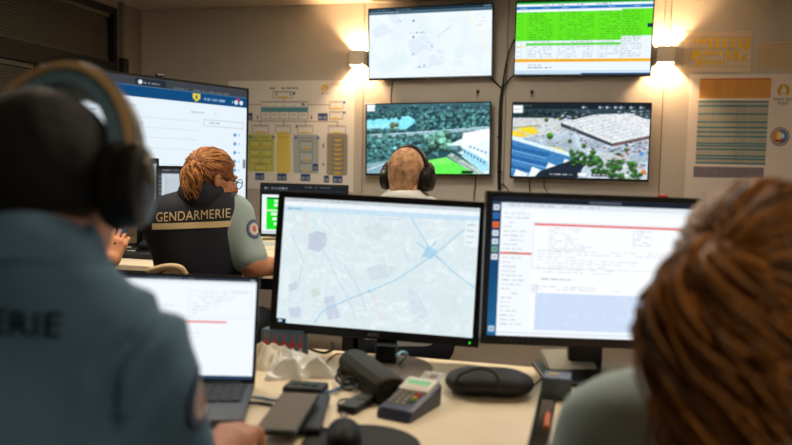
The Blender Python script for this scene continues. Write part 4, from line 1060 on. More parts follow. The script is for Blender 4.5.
def patch(root, F, bvh, r):
    po = press('patch', ring_mesh(.0005, r), F, bvh, M_pblue, root, .0015)
    press('patch_ring', ring_mesh(r * .66, r * .9), F, bvh, mat('patch_ring', (96, 112, 146), .7), po, .0025)
    press('patch_centre', ring_mesh(.0005, r * .64), F, bvh, M_pwhite, po, .0025)
    press('patch_emblem', ring_mesh(.0005, r * .3, 6, 1.3), F, bvh, mat('patch_red', (196, 120, 104), .7), po, .0035)
    return po

# ---- headphones
def headphones(H, label, m_band, m_pad, m_cup, m_cush, rx=.088, rz=.112, wide=.034, lean=0.0, cup_r=(.036, .044), mic=False, m_ring=None, cz0=-.012, m_cap=None, thick=.006, pad=.008):
    base = H.p(0, 0, -.05)
    r = thing('headphones', base, label, 'headphones', 'headphones worn by operators')
    def band(name, r0, r1, w, m, a0=-.12, ns=28):
        rings = []
        for i in range(ns + 1):
            a = a0 + (math.pi - 2 * a0) * i / ns
            ca, sa = math.cos(a), math.sin(a)
            ws = w * (.55 + .45 * max(0, sa))
            ring = []
            for q, yy in ((r0, -1), (r0, 1), (r1, .8), (r1, -.8)):
                yl, zl = yy * ws / 2 - .004, (rz + q) * sa; ring.append(H.p((rx + q) * ca, yl * math.cos(lean) + zl * math.sin(lean), zl * math.cos(lean) - yl * math.sin(lean)))
            rings.append(ring)
        return MB().loft(rings).build(name, m, r)
    band('headband', .004, .004 + thick, wide, m_band)
    band('headband_pad', -pad, .0035, wide * .92, m_pad, a0=.3)
    band('headband_trim', .0042 + thick, .0065 + thick, wide * .8, m_cup, a0=-.1)
    for s in (-1, 1):
        c = H.p(s * (rx + .0), -.004, cz0); ax = H.R @ A3((s, 0, 0)); cr, cz = cup_r
        fy, fz = H.R @ A3((0, 1, 0)), H.R @ A3((0, 0, 1))
        def rings(prof): return [[c + ax * x + (fy * math.cos(2 * math.pi * k / 28) * cr + fz * math.sin(2 * math.pi * k / 28) * cz) * q for k in range(28)] for x, q in prof]
        MB().loft(rings([(-.016, .7), (-.017, .95), (-.008, 1.05), (.0, 1.0)])).build('cushion', m_cush, r, smooth=True, auto=50)
        cup = MB().loft(rings([(.0003, .97), (.012, 1.0), (.022, .92), (.026, .75), (.0265, .2)])).build('cup', m_cup, r, smooth=True, auto=40)
        MB().loft(rings([(.0268, .5), (.028, .5), (.0285, .4)])).build('cup_cap', m_cap or m_cup, cup, smooth=True, auto=40)
        MB().tube([H.p(s * (rx + .008), -.004, .055), H.p(s * (rx + .024), -.004, .035), H.p(s * (rx + .03), -.004, .01)], [.006, .007, .006], 8).build('yoke', m_ring or m_band, r, smooth=True)
    if mic:
        MB().tube(catmull([H.p(-(rx + .02), .02, -.03), H.p(-(rx + .01), .07, -.06), H.p(-.05, .115, -.075)], 6), .003, 6).build('microphone', m_cup, r, smooth=True)
    return r

# ---- hair made of locks
M_lock = {}
def locks_mesh(name, paths, radii, cols, parent, rough=.42):
    V, Fc, C = [], [], []; n = 6
    for path, rad, col in zip(paths, radii, cols):
        L = len(path); base = len(V); up = np.array([.2, .3, .9])
        for i, p in enumerate(path):
            d = path[min(i + 1, L - 1)] - path[max(i - 1, 0)]; d = d / (np.linalg.norm(d) + 1e-9)
            a = np.cross(d, up); a /= np.linalg.norm(a) + 1e-9; b = np.cross(d, a)
            t = i / (L - 1); rr = rad * min(1, .35 + 3 * t) * (1 - .75 * max(0, (t - .6) / .4))
            for k in range(n): V.append(p + rr * (a * math.cos(2 * math.pi * k / n) + b * math.sin(2 * math.pi * k / n))); C.append(col)
        for i in range(L - 1):
            for k in range(n): Fc.append((base + i * n + k, base + i * n + (k + 1) % n, base + (i + 1) * n + (k + 1) % n, base + (i + 1) * n + k))
    me = bpy.data.meshes.new(name); me.from_pydata([tuple(v) for v in V], [], Fc)
    me.polygons.foreach_set('use_smooth', np.ones(len(me.polygons), bool))
    at = me.color_attributes.new('Col', 'FLOAT_COLOR', 'POINT'); c4 = np.ones((len(V), 4), np.float32); c4[:, :3] = np.array(C); at.data.foreach_set('color', c4.reshape(-1))
    o = link_mesh(name, me, mat('hair_locks', (255, 255, 255), rough, attr=True, spec=.3, noise=.3, nscale=140), parent); o['kind'] = 'stuff'
    return o
def ponytail_hair(root, H, gather_dir, tail, base_rgb, hi_rgb, nscalp=170, ntail=150, lock=.006, k=1.0, wave=.012, tail_spread=.05, seed=1, hs=.007):
    rg = np.random.default_rng(seed); cen = H.p(0, -.012, .02); rad = A3((.082, .103, .097)) * k
    base = mat('hair_base_%d' % seed, base_rgb, .5, noise=.4, nscale=60, bump=.5, bscale=90)
    gl = H.R.T @ A3(gather_dir); gl /= np.linalg.norm(gl)
    hair = organic('hair', [(.02, [ell(cen, rad, H.R), cone(H.p(0, -.05, -.05), H.p(0, -.055, -.09), .05, .042), cone(cen + H.R @ (gl * rad * .9), tail[0], .03, .02)])], hs, base, root,
                   subs=[(.015, ell(H.p(0, .105, -.05), (.062, .07, .1), H.R)), (.01, ell(H.p(.085, .03, -.06), (.03, .05, .06), H.R)), (.01, ell(H.p(-.085, .03, -.06), (.03, .05, .06), H.R))], ripple=folds(.0025, 120, seed))
    lb, lh = s2l(base_rgb), s2l(hi_rgb); paths, radii, cols = [], [], []
    def colr(b=0): t = np.clip(rg.beta(1.3, 1.8) + b, 0, 1); return lb * (1 - t) + lh * t
    for i in range(nscalp):
        while True:
            d = rg.normal(size=3); d /= np.linalg.norm(d)
            if d[1] > .3 and d[2] < .45: continue
            if d[1] > .0 and d[2] < -.1: continue
            if d[2] < -.5: continue
            if d @ gl > .93: continue
            break
        path = []
        for t in np.linspace(0, 1, 12):
            q = d * (1 - t) + gl * t; q /= np.linalg.norm(q)
            q = q + .05 * math.sin(5 * t + i) * np.array([math.sin(i), math.cos(i * 1.3), math.sin(i * .7)])
            path.append(cen + H.R @ (q * rad * (1.01 + .045 * math.sin(math.pi * t) * rg.uniform(.6, 1.2))))
        path.append(A3(tail[0])); paths.append(path); radii.append(lock * rg.uniform(.6, 1.2)); cols.append(colr())
    tl = catmull(tail, 6); tn = len(tl)
    for i in range(ntail):
        o = rg.normal(size=3); o /= np.linalg.norm(o); o *= rg.uniform(.1, 1) ** .5; ph = rg.uniform(0, 6.28); fq = rg.uniform(7, 13); path = []; L = int(tn * rg.uniform(.65, 1))
        for j in range(L):
            t = j / (tn - 1); sp = tail_spread * (.22 + .85 * math.sin(min(1, t * 1.8) * math.pi * .5))
            path.append(tl[j] + o * sp + wave * min(1, 2 * t) * np.array([math.cos(fq * t + ph), math.sin(fq * t * .9 + ph), .4 * math.sin(fq * t + ph)]))
        if len(path) > 3: paths.append(path); radii.append(lock * rg.uniform(.7, 1.5)); cols.append(colr(.05))
    locks_mesh('hair_locks', paths, radii, cols, hair)
    return hair
# ================================================================== THE PEOPLE
fold_lines = [(at_y(150, 302, .78), at_y(104, 372, .74), .011, .009), (at_y(104, 372, .74), at_y(112, 440, .76), .012, .009), (at_y(168, 318, .80), at_y(122, 352, .78), .006, .007), (at_y(60, 262, .72), at_y(140, 288, .78), .004, .007), (at_y(176, 352, .82), at_y(140, 420, .8), .006, .008)]
_mf = folds(.004, 36, 5)
def man_folds(X, Y, Z):
    o = _mf(X, Y, Z)
    for a, b, amp, sg in fold_lines:
        dx, dz = b[0] - a[0], b[2] - a[2]; L = dx * dx + dz * dz
        t = np.clip(((X - a[0]) * dx + (Z - a[2]) * dz) / L, 0, 1); d = np.sqrt((X - a[0] - t * dx) ** 2 + (Z - a[2] - t * dz) ** 2)
        o = o + amp * (np.exp(-(d / sg) ** 2) - .55 * np.exp(-((d - 2.1 * sg) / sg) ** 2)) * np.clip(4 * t * (1 - t) + .25, 0, 1)
    return o
# ---- man with headset, back to the camera, left foreground
M_blue = mat('shirt_blue', (92, 128, 156), .85, bump=.08, bscale=600, noise=.04, nscale=20)
H = HF(at_y(48, 189, .88), -.10, .04, 0, .965)
neck = at_y(32, 266, .80); shR = at_y(127, 374, .83); shL = at_y(-168, 340, .80)
man, sh, T = person('man in a pale blue uniform polo seen from behind, wearing large headphones', H, neck, shL, shR, A3((-.66, .98, .82)), at_y(180, 502, .96), A3((-.50, 1.22, .79)), A3((-.252, 1.15, .782)), A3((-.46, .88, .55)), -.05, SKIN('skin_a', (186, 128, 98)), M_blue,
       hands={'R': dict(d=A3((.02, 1, -.06)), curl=.75), 'L': dict(d=A3((.25, 1, -.05)), curl=.6)}, ripple=man_folds, chest=(.175, .12, .19), arm=(.052, .047, .042, .03), sleeve=.86)
collar(man, neck, H, .056, .036, M_blue)
hair = organic('hair', [(.02, [ell(H.p(0, -.013, .028), (.0762, .0954, .0866), H.R), cone(H.p(0, -.04, -.01), H.p(0, -.046, -.03), .054, .046)])], .006, mat('hair_black', (14, 12, 11), .7, noise=.3, nscale=200, bump=.5, bscale=300), man,
       subs=[(.01, ell(H.p(0, .115, -.02), (.07, .08, .11), H.R)), (.01, ell(H.p(0, -.06, -.105), (.1, .09, .06), H.R))], ripple=folds(.0012, 260, 2))
bv = bvh_of(sh)
F = Frame((0, 0, 0), 0.06, -.05, .09); F.c = at_y(-84, 324, .70) - F.n * .25
lt = scale_to_width(text_mesh('GENDARMERIE', .03, .0003), .235); press('lettering', lt, F, bv, M_navy, man, .002)
pc = at_y(196, 393, .87); F = Frame((0, 0, 0), .7, 0, 0); F.c = pc - F.n * .25
patch(man, F, bv, .034)
headphones(H, 'large over-ear headphones with a tan band on the foreground man', mat('band_tan', (206, 172, 122), .45, spec=.5), mat('band_pad_teal', (100, 136, 152), .7), mat('cup_black', (15, 15, 16), .4), mat('cushion_black', (12, 12, 12), .7), rx=.097, rz=.146, pad=.016, wide=.05, lean=.40, cup_r=(.040, .049), cz0=.006, thick=.011, m_ring=mat('headset_silver', (150, 140, 124), .35, metal=.6))

# ---- woman with a curly ponytail, right foreground
M_pale = mat('shirt_pale', (172, 194, 196), .85, bump=.06, bscale=600, noise=.03, nscale=20)
H = HF(at_y(762, 299, .87), -.55, .12)
neck = at_y(742, 378, .92)
wom, sh, T = person('woman with brown curly ponytail seen from behind at the right edge', H, neck, at_y(616, 438, .95), A3((.60, .93, .90)), at_y(552, 528, 1.08), A3((.66, 1.1, .80)), A3((.40, 1.30, .79)), A3((.58, 1.34, .79)), A3((.44, 1.0, .55)), -.1, SKIN('skin_b', (196, 146, 116)), M_pale, ripple=folds(.0025, 30, 8), chest=(.16, .11, .18))
collar(wom, neck, H, .06, .03, M_pale)
g = at_y(706, 256, .79)
ponytail_hair(wom, H, g - H.p(0, -.012, .02), [g, at_y(714, 280, .77), at_y(711, 330, .76), at_y(720, 400, .76), at_y(728, 480, .78)], (44, 25, 10), (204, 134, 60), nscalp=1000, ntail=1000, lock=.0028, k=1.1, wave=.026, tail_spread=.047, seed=4)

# ---- officer in the dark vest
M_pale2 = mat('shirt_officer', (158, 178, 176), .85, bump=.06, bscale=600)
M_vest = mat('vest_navy', (26, 30, 42), .75, bump=.1, bscale=300, noise=.08, nscale=30)
H = HF(at_y(212, 178, 2.80), -.95, .22, 0, .87)
neck = at_y(202, 201, 2.79); shL = at_y(165, 222, 2.77); shR = at_y(234, 216, 2.82)
off, sh, T = person('officer with ginger ponytail in a dark vest, lettered across the back', H, neck, shL, shR, A3((-.82, 3.0, .84)), at_y(254, 266, 2.76), A3((-.74, 3.32, .785)), A3((-.44, 3.16, .785)), A3((-.76, 2.80, .55)), -.12, SKIN('skin_c', (204, 140, 104)), M_pale2, ripple=folds(.002, 45, 4), chest=(.135, .105, .18), belly=(.125, .11, .2), hbody=.005, hshirt=.007, arm=(.05, .046, .042, .03), sleeve=.86)
ch = (shL + shR) / 2 * .75 + neck * .25 + A3((0, 0, -.16)); pv = A3((-.76, 2.80, .55)); md = (ch + pv) / 2
up = (neck - pv) / np.linalg.norm(neck - pv)
vest = organic('vest', [(.05, [ell(ch, A3((.135, .105, .18)) + .02, T), ell(md, A3((.125, .11, .2)) + .018, T), ell(pv + A3((0, 0, .03)), A3((.165, .13, .14)) + .016, rotz(-.12)), cone(shL * 1.02 - neck * .02, shR * .84 + neck * .16, .072, .064), cone(neck, shL * .7 + neck * .3, .062, .066), cone(neck, shR * .7 + neck * .3, .062, .066),
               ell(shL * .7 + ch * .3, A3((.098, .1, .13)), T), ell(shR * .72 + ch * .28 - A3((.03, 0, 0)), A3((.07, .095, .11)), T)])], .006, M_vest, off, ripple=folds(.003, 38, 12),
               subs=[(.006, cone(H.p(0, -.03, -.05), neck - up * .02, .056, .062))])
collar(off, neck, H, .07, .075, M_vest)
bv = bvh_of(vest)
F = Frame((0, 0, 0), -.04, 0, -.07); F.c = at_y(189.5, 216.5, 2.66) - F.n * .3
lt = scale_to_width(text_mesh('GENDARMERIE', .04, 0.0), .245); lt.transform(Matrix.Diagonal((1, 1.28, 1, 1))); press('lettering', lt, F, bv, M_cream, off, .003)
F = Frame((0, 0, 0), -.04, 0, -.045); F.c = at_y(189, 226, 2.66) - F.n * .3; press('band', rect_mesh(.27, .021), F, bv, M_cream, off, .003)
bs = bvh_of(sh); pc = at_y(251.5, 228, 2.80); F = Frame((0, 0, 0), .42, 0, -.12); F.c = pc - F.n * .25; patch(off, F, bs, .03)
g = at_y(201, 164, 2.73)
ponytail_hair(off, H, g - H.p(0, -.012, .02), [g, at_y(194, 168, 2.70), at_y(191, 181, 2.69), at_y(191, 196, 2.70)], (122, 70, 34), (232, 166, 98), nscalp=520, ntail=300, lock=.0022, k=.88, wave=.012, tail_spread=.03, seed=9, hs=.005)
gl = thing('eyeglasses', H.p(0, .11, 0), 'thin dark eyeglasses on the officer in the vest', 'eyeglasses')
for s in (-1, 1):
    c = H.p(s * .032, .112, .0); e1 = H.R @ A3((1, 0, 0)); e3 = H.R @ A3((0, 0, 1))
    MB().tube([c + (e1 * .024 * math.cos(a) + e3 * .018 * math.sin(a)) for a in np.linspace(0, 2 * math.pi, 21)], .0016, 6).build('rim', mat('glasses_rim', (40, 42, 50), .3), gl)
    MB().tube([H.p(s * .056, .11, .004), H.p(s * .078, .06, .004), H.p(s * .086, -.005, .002), H.p(s * .084, -.02, -.01)], .0016, 6).build('temple', MATS['glasses_rim'], gl)
MB().tube([H.p(-.008, .113, .003), H.p(0, .116, .006), H.p(.008, .113, .003)], .0014, 6).build('bridge', MATS['glasses_rim'], gl)

# ---- grey-haired man behind the map monitor
H = HF(at_y(408, 176, 2.95), -.45, .1, 0, .92)
neck = at_y(405, 200, 2.92)
bald, sh, T = person('balding man with headphones facing the wall screens behind the map monitor', H, neck, at_y(360, 224, 2.93), at_y(452, 224, 2.93), A3((-.22, 2.98, .82)), A3((.32, 2.98, .82)), A3((-.07, 3.2, .79)), A3((.17, 3.16, .79)), A3((.05, 2.86, .55)), 0.05, SKIN('skin_d', (206, 152, 116)), mat('shirt_white', (204, 206, 204), .85, bump=.05, bscale=500), ripple=folds(.002, 40, 6), hbody=.005)
collar(bald, neck, H, .062, .03, MATS['shirt_white'])
organic('hair', [(.02, [ell(H.p(0, -.014, .029), A3((.0768, .0955, .0878)) * .92, H.R), cone(H.p(0, -.045, -.03), H.p(0, -.05, -.07), .052, .046)])], .005, mat('hair_grey_stubble', (176, 134, 98), .7, noise=.5, nscale=42, bump=.4, bscale=500), bald,
        subs=[(.01, ell(H.p(0, .11, -.02), (.075, .08, .13), H.R))], ripple=folds(.001, 300, 1))
headphones(H, 'black over-ear headphones on the balding man', mat('band_dark', (34, 30, 28), .4), mat('band_pad_dark', (26, 24, 24), .7), mat('cup_dark', (30, 27, 25), .35), MATS['cushion_black'], rx=.088, rz=.118, wide=.03, cup_r=(.036, .046), m_ring=mat('headset_grey', (70, 66, 62), .4))

# ---- colleague on the left, only an arm in view
H = HF(at_y(52, 148, 3.06), -.25, .15)
neck = at_y(52, 176, 3.05)
el = at_y(84, 262, 3.10); wr = at_y(112, 259, 3.22)
colg, sh, T = person('colleague at the left desk with only a bare forearm and hand in view', H, neck, at_y(8, 200, 3.05), at_y(92, 204, 3.05), A3((-1.56, 3.1, .82)), el, A3((-1.45, 3.42, .79)), wr, A3((-1.36, 3.0, .55)), -.1, SKIN('skin_e', (206, 142, 104)), M_pale2, ripple=folds(.002, 40, 16), hands={'R': dict(d=A3((.25, .3, .9)), up=A3((.3, -.9, .1)), curl=.7)}, hbody=.005, arm=(.05, .046, .044, .034), sleeve=.9)
organic('hair', [(.02, [ell(H.p(0, -.014, .03), (.08, .099, .091), H.R), cone(H.p(0, -.045, -.03), H.p(0, -.055, -.085), .058, .045)])], .008, mat('hair_brown', (48, 34, 24), .7, noise=.3, nscale=200), colg, subs=[(.01, ell(H.p(0, .115, -.02), (.07, .08, .11), H.R))])
# ================================================================== THINGS ON THE DESKS AND WALL
M_blk = mat('plastic_black', (18, 18, 19), .45); M_blk2 = mat('rubber_black', (24, 24, 24), .7)
def axis_frame(yaw):
    """x to the right, y away, turned by yaw about the vertical"""
    return rotz(yaw)
# ---- card terminal
ct = at_z(409, 411, DZ); Rt = axis_frame(-.50); ex, ey = Rt[:, 0], Rt[:, 1]
term = thing('card_terminal', ct, 'grey card payment terminal with a card inserted beside the round mouse pad', 'card terminal')
def tp(x, y, z): return ct + (ex * x + ey * y + Z3 * z) * TS
TS = .84
def ttop(y): return .018 + (y + .08) * .24                     # height of the sloping top
prof = [(-.08, .0, .040), (-.078, .012, .043), (-.07, .024, .043), (-.02, ttop(-.02), .042), (.03, ttop(.03), .046), (.078, ttop(.078), .046), (.085, ttop(.085) - .008, .044), (.085, 0, .042)]
rings = []
for t in np.linspace(0, 1, 13):
    a = (t - .5) * 2; q = min(1, (1 - abs(a)) * 5); 
    rings.append([tp(a * w, y * (1 - .04 * (1 - q)), z * (.88 + .12 * q ** .5)) for y, z, w in prof])
MB().loft(rings).build('body', mat('terminal_grey', (66, 70, 92), .45), term, smooth=True, auto=35)
sl = math.atan(.24); Rs = np.stack([ex, ey * math.cos(sl) + Z3 * math.sin(sl), -ey * math.sin(sl) + Z3 * math.cos(sl)], 1)
def on_top(x, y, up=0): return tp(x, y, ttop(y)) + Rs[:, 2] * up
MB().box(on_top(0, .045, .001), ((.078) * TS, .06 * TS, .008), Rs, .0035, 2).build('display_frame', mat('terminal_white', (226, 220, 206), .4), term, smooth=True, auto=40)
MB().box(on_top(0, .05, .0055), ((.058) * TS, .018 * TS, .0016), Rs).build('display', emit('lcd_green', (150, 206, 150), .75), term)
k0 = None
for i in range(4):
    for j in range(4):
        col = (170, 164, 140)
        if j == 3: col = [(204, 48, 40), (226, 178, 40), (46, 130, 60), None][i]
        if col is None: continue
        m = mat('key_%d_%d_%d' % tuple(col), col, .5)
        MB().box(on_top(-.027 + j * .016, .004 - i * .0145, .0015), ((.011 if j < 3 else .014) * TS, .0085 * TS, .005), Rs, .0012, 1).build('key', m, term)
cd = thing('bank_card', on_top(.004, .09, 0), 'pale plastic card sticking out of the card terminal', 'card')
MB().box(on_top(.004, .1, -.006), ((.054) * TS, .06 * TS, .0012), Rs, .0004, 1).build('card_sheet', mat('card_pale', (176, 184, 184), .35), cd)
MB().box(on_top(.008, .108, -.005), ((.02) * TS, .018 * TS, .0007), Rs).build('photo', mat('card_photo', (150, 110, 96), .5), cd)
MB().box(on_top(-.013, .11, -.005), ((.012) * TS, .012 * TS, .0007), Rs).build('chip', mat('card_chip', (196, 176, 110), .3, metal=.7), cd)

# ---- black zip case with a carrying loop
cc = at_z(489, 393, DZ); Rc = axis_frame(-.12); cx_, cy_ = Rc[:, 0], Rc[:, 1]
zc_ = thing('zip_case', cc, 'rounded black zip case with a carrying loop behind the card terminal', 'case')
C_ = lambda x, y, z: cc + cx_ * x + cy_ * y + Z3 * z
M_case = mat('case_black', (26, 25, 24), .6, bump=.15, bscale=400)
caseo = organic('shell', [(.02, [ell(C_(-.048, .0, .024), (.045, .056, .0245), Rc), ell(C_(.0, .0, .026), (.06, .056, .0265), Rc), ell(C_(.048, 0, .024), (.045, .054, .0245), Rc)])], .004, M_case, zc_)
MB().tube([C_(.091 * math.cos(a) * (1 if abs(math.cos(a)) < .8 else 1), .0565 * math.sin(a), .024) for a in np.linspace(0, 2 * math.pi, 41)], .002, 6).build('zip', mat('zip_grey', (60, 58, 56), .4, metal=.4), zc_)
MB().tube(catmull([C_(-.07, -.045, .03), C_(-.058, -.052, .052), C_(-.02, -.046, .064), C_(.012, -.05, .055), C_(.02, -.056, .02)], 8), .0035, 8).build('loop', mat('strap_grey', (58, 56, 52), .7), zc_, smooth=True)

# ---- long olive case lying across the desk
a_, b_ = at_z(352, 372, DZ), at_z(392, 404, DZ); ax_ = b_ - a_; L_ = np.linalg.norm(ax_); ax_ /= L_; sd = np.cross(ax_, Z3)
oc = thing('olive_case', (a_ + b_) / 2, 'long dark olive case with a ridged lid lying under the map monitor', 'case')
OS = .88
pf = [(-.036, .0), (-.038, .022), (-.036, .026), (-.040, .030), (-.037, .045), (-.024, .058), (0, .064), (.024, .058), (.037, .045), (.040, .030), (.036, .026), (.038, .022), (.036, .0)]
rings = []
for t, q in ((0, .9), (.02, .97), (.05, 1), (.95, 1), (.98, .97), (1, .9)): rings.append([a_ + ax_ * L_ * t + sd * x * q * OS + Z3 * (z * q * OS + (1 - q) * .02 * (z > 0)) for x, z in pf])
MB().loft(rings).build('shell', mat('olive_plastic', (44, 42, 29), .55, spec=.2, noise=.1, nscale=20), oc, smooth=True, auto=30)
for s in (-1, 1): MB().box(a_ + ax_ * L_ * .5 + sd * s * .0385 * OS + Z3 * .027 * OS, (L_ * .9, .002, .003), np.stack([ax_, sd, Z3], 1)).build('seam', M_blk2, oc)
MB().box(b_ + ax_ * .0005 + Z3 * .024, (.003, .044, .03), np.stack([ax_, sd, Z3], 1), .001, 1).build('end_cap', mat('olive_dark', (40, 38, 30), .5), oc)

# ---- crumpled plastic bags
def crumple(name, px, py, size, label, seed, col, yaw=0.0):
    c = at_z(px, py, DZ); r = np.random.default_rng(seed); n, m = 46, 34; R = rotz(yaw)
    tri = lambda v: np.abs((v % 1) * 2 - 1)
    U, V = np.meshgrid(np.linspace(-1, 1, n), np.linspace(-1, 1, m)); rad = np.sqrt(U ** 2 + V ** 2); ang = np.arctan2(V, U)
    H_ = np.zeros_like(U)
    for k in range(7):
        a = r.uniform(0, math.pi); f = r.uniform(.7, 2.4); H_ += tri((U * math.cos(a) + V * math.sin(a)) * f + r.uniform() + .25 * np.sin(3 * V + k)) / (f + .6)
    H_ = (H_ - H_.min()) / (H_.max() - H_.min())
    edge = np.clip((1 - np.maximum(abs(U), abs(V))) * 3.2, 0, 1) ** .6
    ir = 1 + .16 * np.sin(3 * ang + seed) + .10 * np.sin(7 * ang + 2 * seed)
    X = size[0] * U * ir * (1 - .18 * abs(V)); Y = size[1] * V * ir * (1 - .18 * abs(U)); Z = .002 + size[2] * (.1 + .9 * H_) * edge
    X = X + size[0] * .10 * (H_ - .5); 
    top = np.stack([X, Y, Z], -1).reshape(-1, 3) @ R.T + c; bot = top.copy(); bot[:, 2] = c[2] + .0006
    mb = MB(); T_ = mb._v(top); B_ = mb._v(bot); ix = lambda a, b: b * n + a
    for b in range(m - 1):
        for a in range(n - 1): mb.bm.faces.new([T_[ix(a, b)], T_[ix(a + 1, b)], T_[ix(a + 1, b + 1)], T_[ix(a, b + 1)]]); mb.bm.faces.new([B_[ix(a, b + 1)], B_[ix(a + 1, b + 1)], B_[ix(a + 1, b)], B_[ix(a, b)]])
    for a in range(n - 1):
        for b in (0, m - 1): mb.bm.faces.new([T_[ix(a, b)], B_[ix(a, b)], B_[ix(a + 1, b)], T_[ix(a + 1, b)]])
    for b in range(m - 1):
        for a in (0, n - 1): mb.bm.faces.new([T_[ix(a, b)], T_[ix(a, b + 1)], B_[ix(a, b + 1)], B_[ix(a, b)]])
    o = mb.build(name, mat('crumpled_' + str(seed), col, .3, spec=.5, noise=.06, nscale=30), None, smooth=True, auto=18, loc=c)
    return tag(o, label, 'plastic bag', 'crumpled bags')
crumple('crumpled_bag', 300, 374, (.075, .05, .05), 'crumpled white plastic bag lying beside the laptop lid, nearer one', 3, (250, 249, 244), .2)
crumple('crumpled_bag', 266, 364, (.055, .05, .055), 'crumpled cream wrapper pressed against the laptop lid under the patterned pack', 5, (250, 242, 226), -.3)

# ---- patterned pack
pk = at_z(281, 357, DZ); Rk = axis_frame(-.22); kx, ky = Rk[:, 0], Rk[:, 1]
pack = thing('patterned_pack', pk, 'blue pack with a red and beige repeating print behind the crumpled bags', 'pack')
MB().box(pk + Z3 * .033 + ky * .022, (.118, .04, .066), Rk, .006, 2, taper=.94).build('packet', mat('pack_blue', (100, 124, 148), .6), pack, smooth=True, auto=40)
pp = Paint(120, 70, (104, 122, 138))
for k in range(5):
    x = .1 + k * .21
    pp.poly([(x - .09, .0), (x - .03, .0), (x + .0, .5), (x - .05, 1), (x - .1, .6)], (84, 108, 132)); pp.rect(x + .02, .08, x + .055, .42, (176, 66, 62)); pp.disc(x + .037, .52, .16, (182, 70, 64)); pp.rect(x + .02, .62, x + .06, .8, (222, 200, 168)); pp.rect(x + .0, .82, x + .07, .96, (176, 72, 66)); pp.disc(x + .04, .72, .07, (228, 208, 180))
X, Z = np.meshgrid(np.linspace(-.053, .053, pp.w), np.linspace(.060, .004, pp.h))
grid_mesh('print', pk + X[..., None] * kx + (Z[..., None]) * Z3 + ky * (.0012 + (Z[..., None] / .066) * .0006), pp.lin(), MATS['print'], pack)

# ---- phones and small devices
def slab_dev(name, p_far, p_near, width, th, label, m_top, m_side, cat='phone'):
    d = A3(p_far) - A3(p_near); L = np.linalg.norm(d); d /= L; s = np.cross(d, Z3); s /= np.linalg.norm(s); n = np.cross(s, d); R = np.stack([s, d, n], 1); c = (A3(p_far) + A3(p_near)) / 2
    r = thing(name, c, label, cat)
    MB().box(c + n * th / 2, (width, L, th), R, min(.004, th * .4), 2).build('casing', m_side, r, smooth=True, auto=40)
    MB().box(c + n * (th + .0004), (width * .9, L * .95, .0012), R, .0004, 1).build('cover', m_top, r)
    return r, c, R, L
M_taupe = mat('cover_taupe', (104, 94, 78), .55, noise=.08, nscale=60)
slab_dev('phone', at_z(313, 400, DZ + .003) , at_z(300, 436, DZ + .003), .07, .014, 'black phone lying flat, half under the taupe one', M_blk, M_blk, 'phone')
slab_dev('phone', at_z(301, 398, DZ + .024), at_z(275, 437, DZ + .0175), .074, .011, 'taupe covered phone leaning on a black device beside the laptop', M_taupe, M_blk, 'phone')
q = at_z(303, 395, DZ)
dv = thing('radio_handset', q, 'black device with green buttons behind the taupe phone', 'handset')
Rq = axis_frame(-.2)
MB().box(q + Z3 * .009 + Rq[:, 1] * .018, (.085, .055, .018), Rq, .005, 2).build('body', M_blk, dv, smooth=True, auto=40)
for k in range(3): MB().box(q + Z3 * .0192 + Rq[:, 1] * .018 + Rq[:, 0] * (-.02 + .02 * k), (.013, .02, .003), Rq, .001, 1).build('button', mat('button_green', (30, 66, 40), .5), dv)
slab_dev('small_recorder', at_z(368, 401, DZ), at_z(346, 414, DZ), .04, .014, 'thin black gadget with a cable loop left of the card terminal', mat('gadget_green', (48, 52, 40), .5), M_blk, 'gadget')

# ---- round mouse pad and mouse
pc_ = at_z(361, 447, DZ)
pad = thing('mouse_pad', pc_, 'round dark grey mouse pad at the front of the desk', 'mouse pad')
MB().lathe(pc_, [(.1, .0005), (.1015, .002), (.1, .0035)], n=64).build('pad', mat('pad_grey', (66, 64, 56), .85, bump=.1, bscale=500), pad)
MB().lathe(pc_, [(.0995, .0036), (.1013, .0042), (.098, .0044)], n=64).build('rim', M_blk2, pad)
ms = at_z(344, 450, DZ) + Z3 * .0045; Rm = axis_frame(.1); mx, my = Rm[:, 0], Rm[:, 1]
mou = thing('computer_mouse', ms, 'black wired computer mouse on the round pad', 'mouse')
M_ = lambda x, y, z: ms + mx * x + my * y + Z3 * z
organic('shell', [(.02, [ell(M_(0, -.012, .018), (.029, .046, .025), Rm), ell(M_(0, .028, .018), (.026, .03, .021), Rm)])], .003, mat('mouse_black', (12, 12, 13), .5, spec=.12), mou)
MB().lathe(M_(-.004, .03, .0385), [(.0035, 0), (.009, 0), (.009, .007), (.0035, .007)], mx, 16).build('wheel', mat('wheel_highlight', (214, 206, 188), .35), mou)  # wheel coloured cream to imitate the highlights on top of the mouse
MB().tube(catmull([M_(0, .055, .012), M_(-.01, .072, .006), M_(-.04, .085, .004), M_(-.09, .08, .012), M_(-.13, .085, .02)], 6), .002, 6).build('cable', M_blk2, mou, smooth=True)

# ---- loose cables (pixel path on the desk, small height)
def cable(label, pts, r, m, name='cable', n=6):
    P = [at_z(x, y, DZ + r + .0008 + dz) for x, y, dz in pts]
    o = MB().tube(catmull(P, n), r, 8).build(name, m, None, smooth=True, loc=P[0]); return tag(o, label, 'cable', 'loose cables on the desk')
M_cblue = mat('cable_blue', (60, 110, 160), .5); M_clblue = mat('cable_light_blue', (130, 178, 204), .5)
cable('blue network cable running under the olive case', [(318, 394, 0), (332, 391, .002), (347, 385, .001), (358, 380, 0), (368, 375, .0)], .0035, M_cblue)
cable('pale blue network cable rising behind the olive case', [(386, 375, 0), (396, 366, .004), (403, 360, .02), (407, 354, .045), (402, 352, .06), (397, 356, .07)], .003, M_clblue)
cable('black cable curling behind the patterned pack', [(303, 345, 0.01), (313, 350, 0), (325, 352.5, 0), (333, 348, .0), (332, 343, .03)], .003, M_blk2)
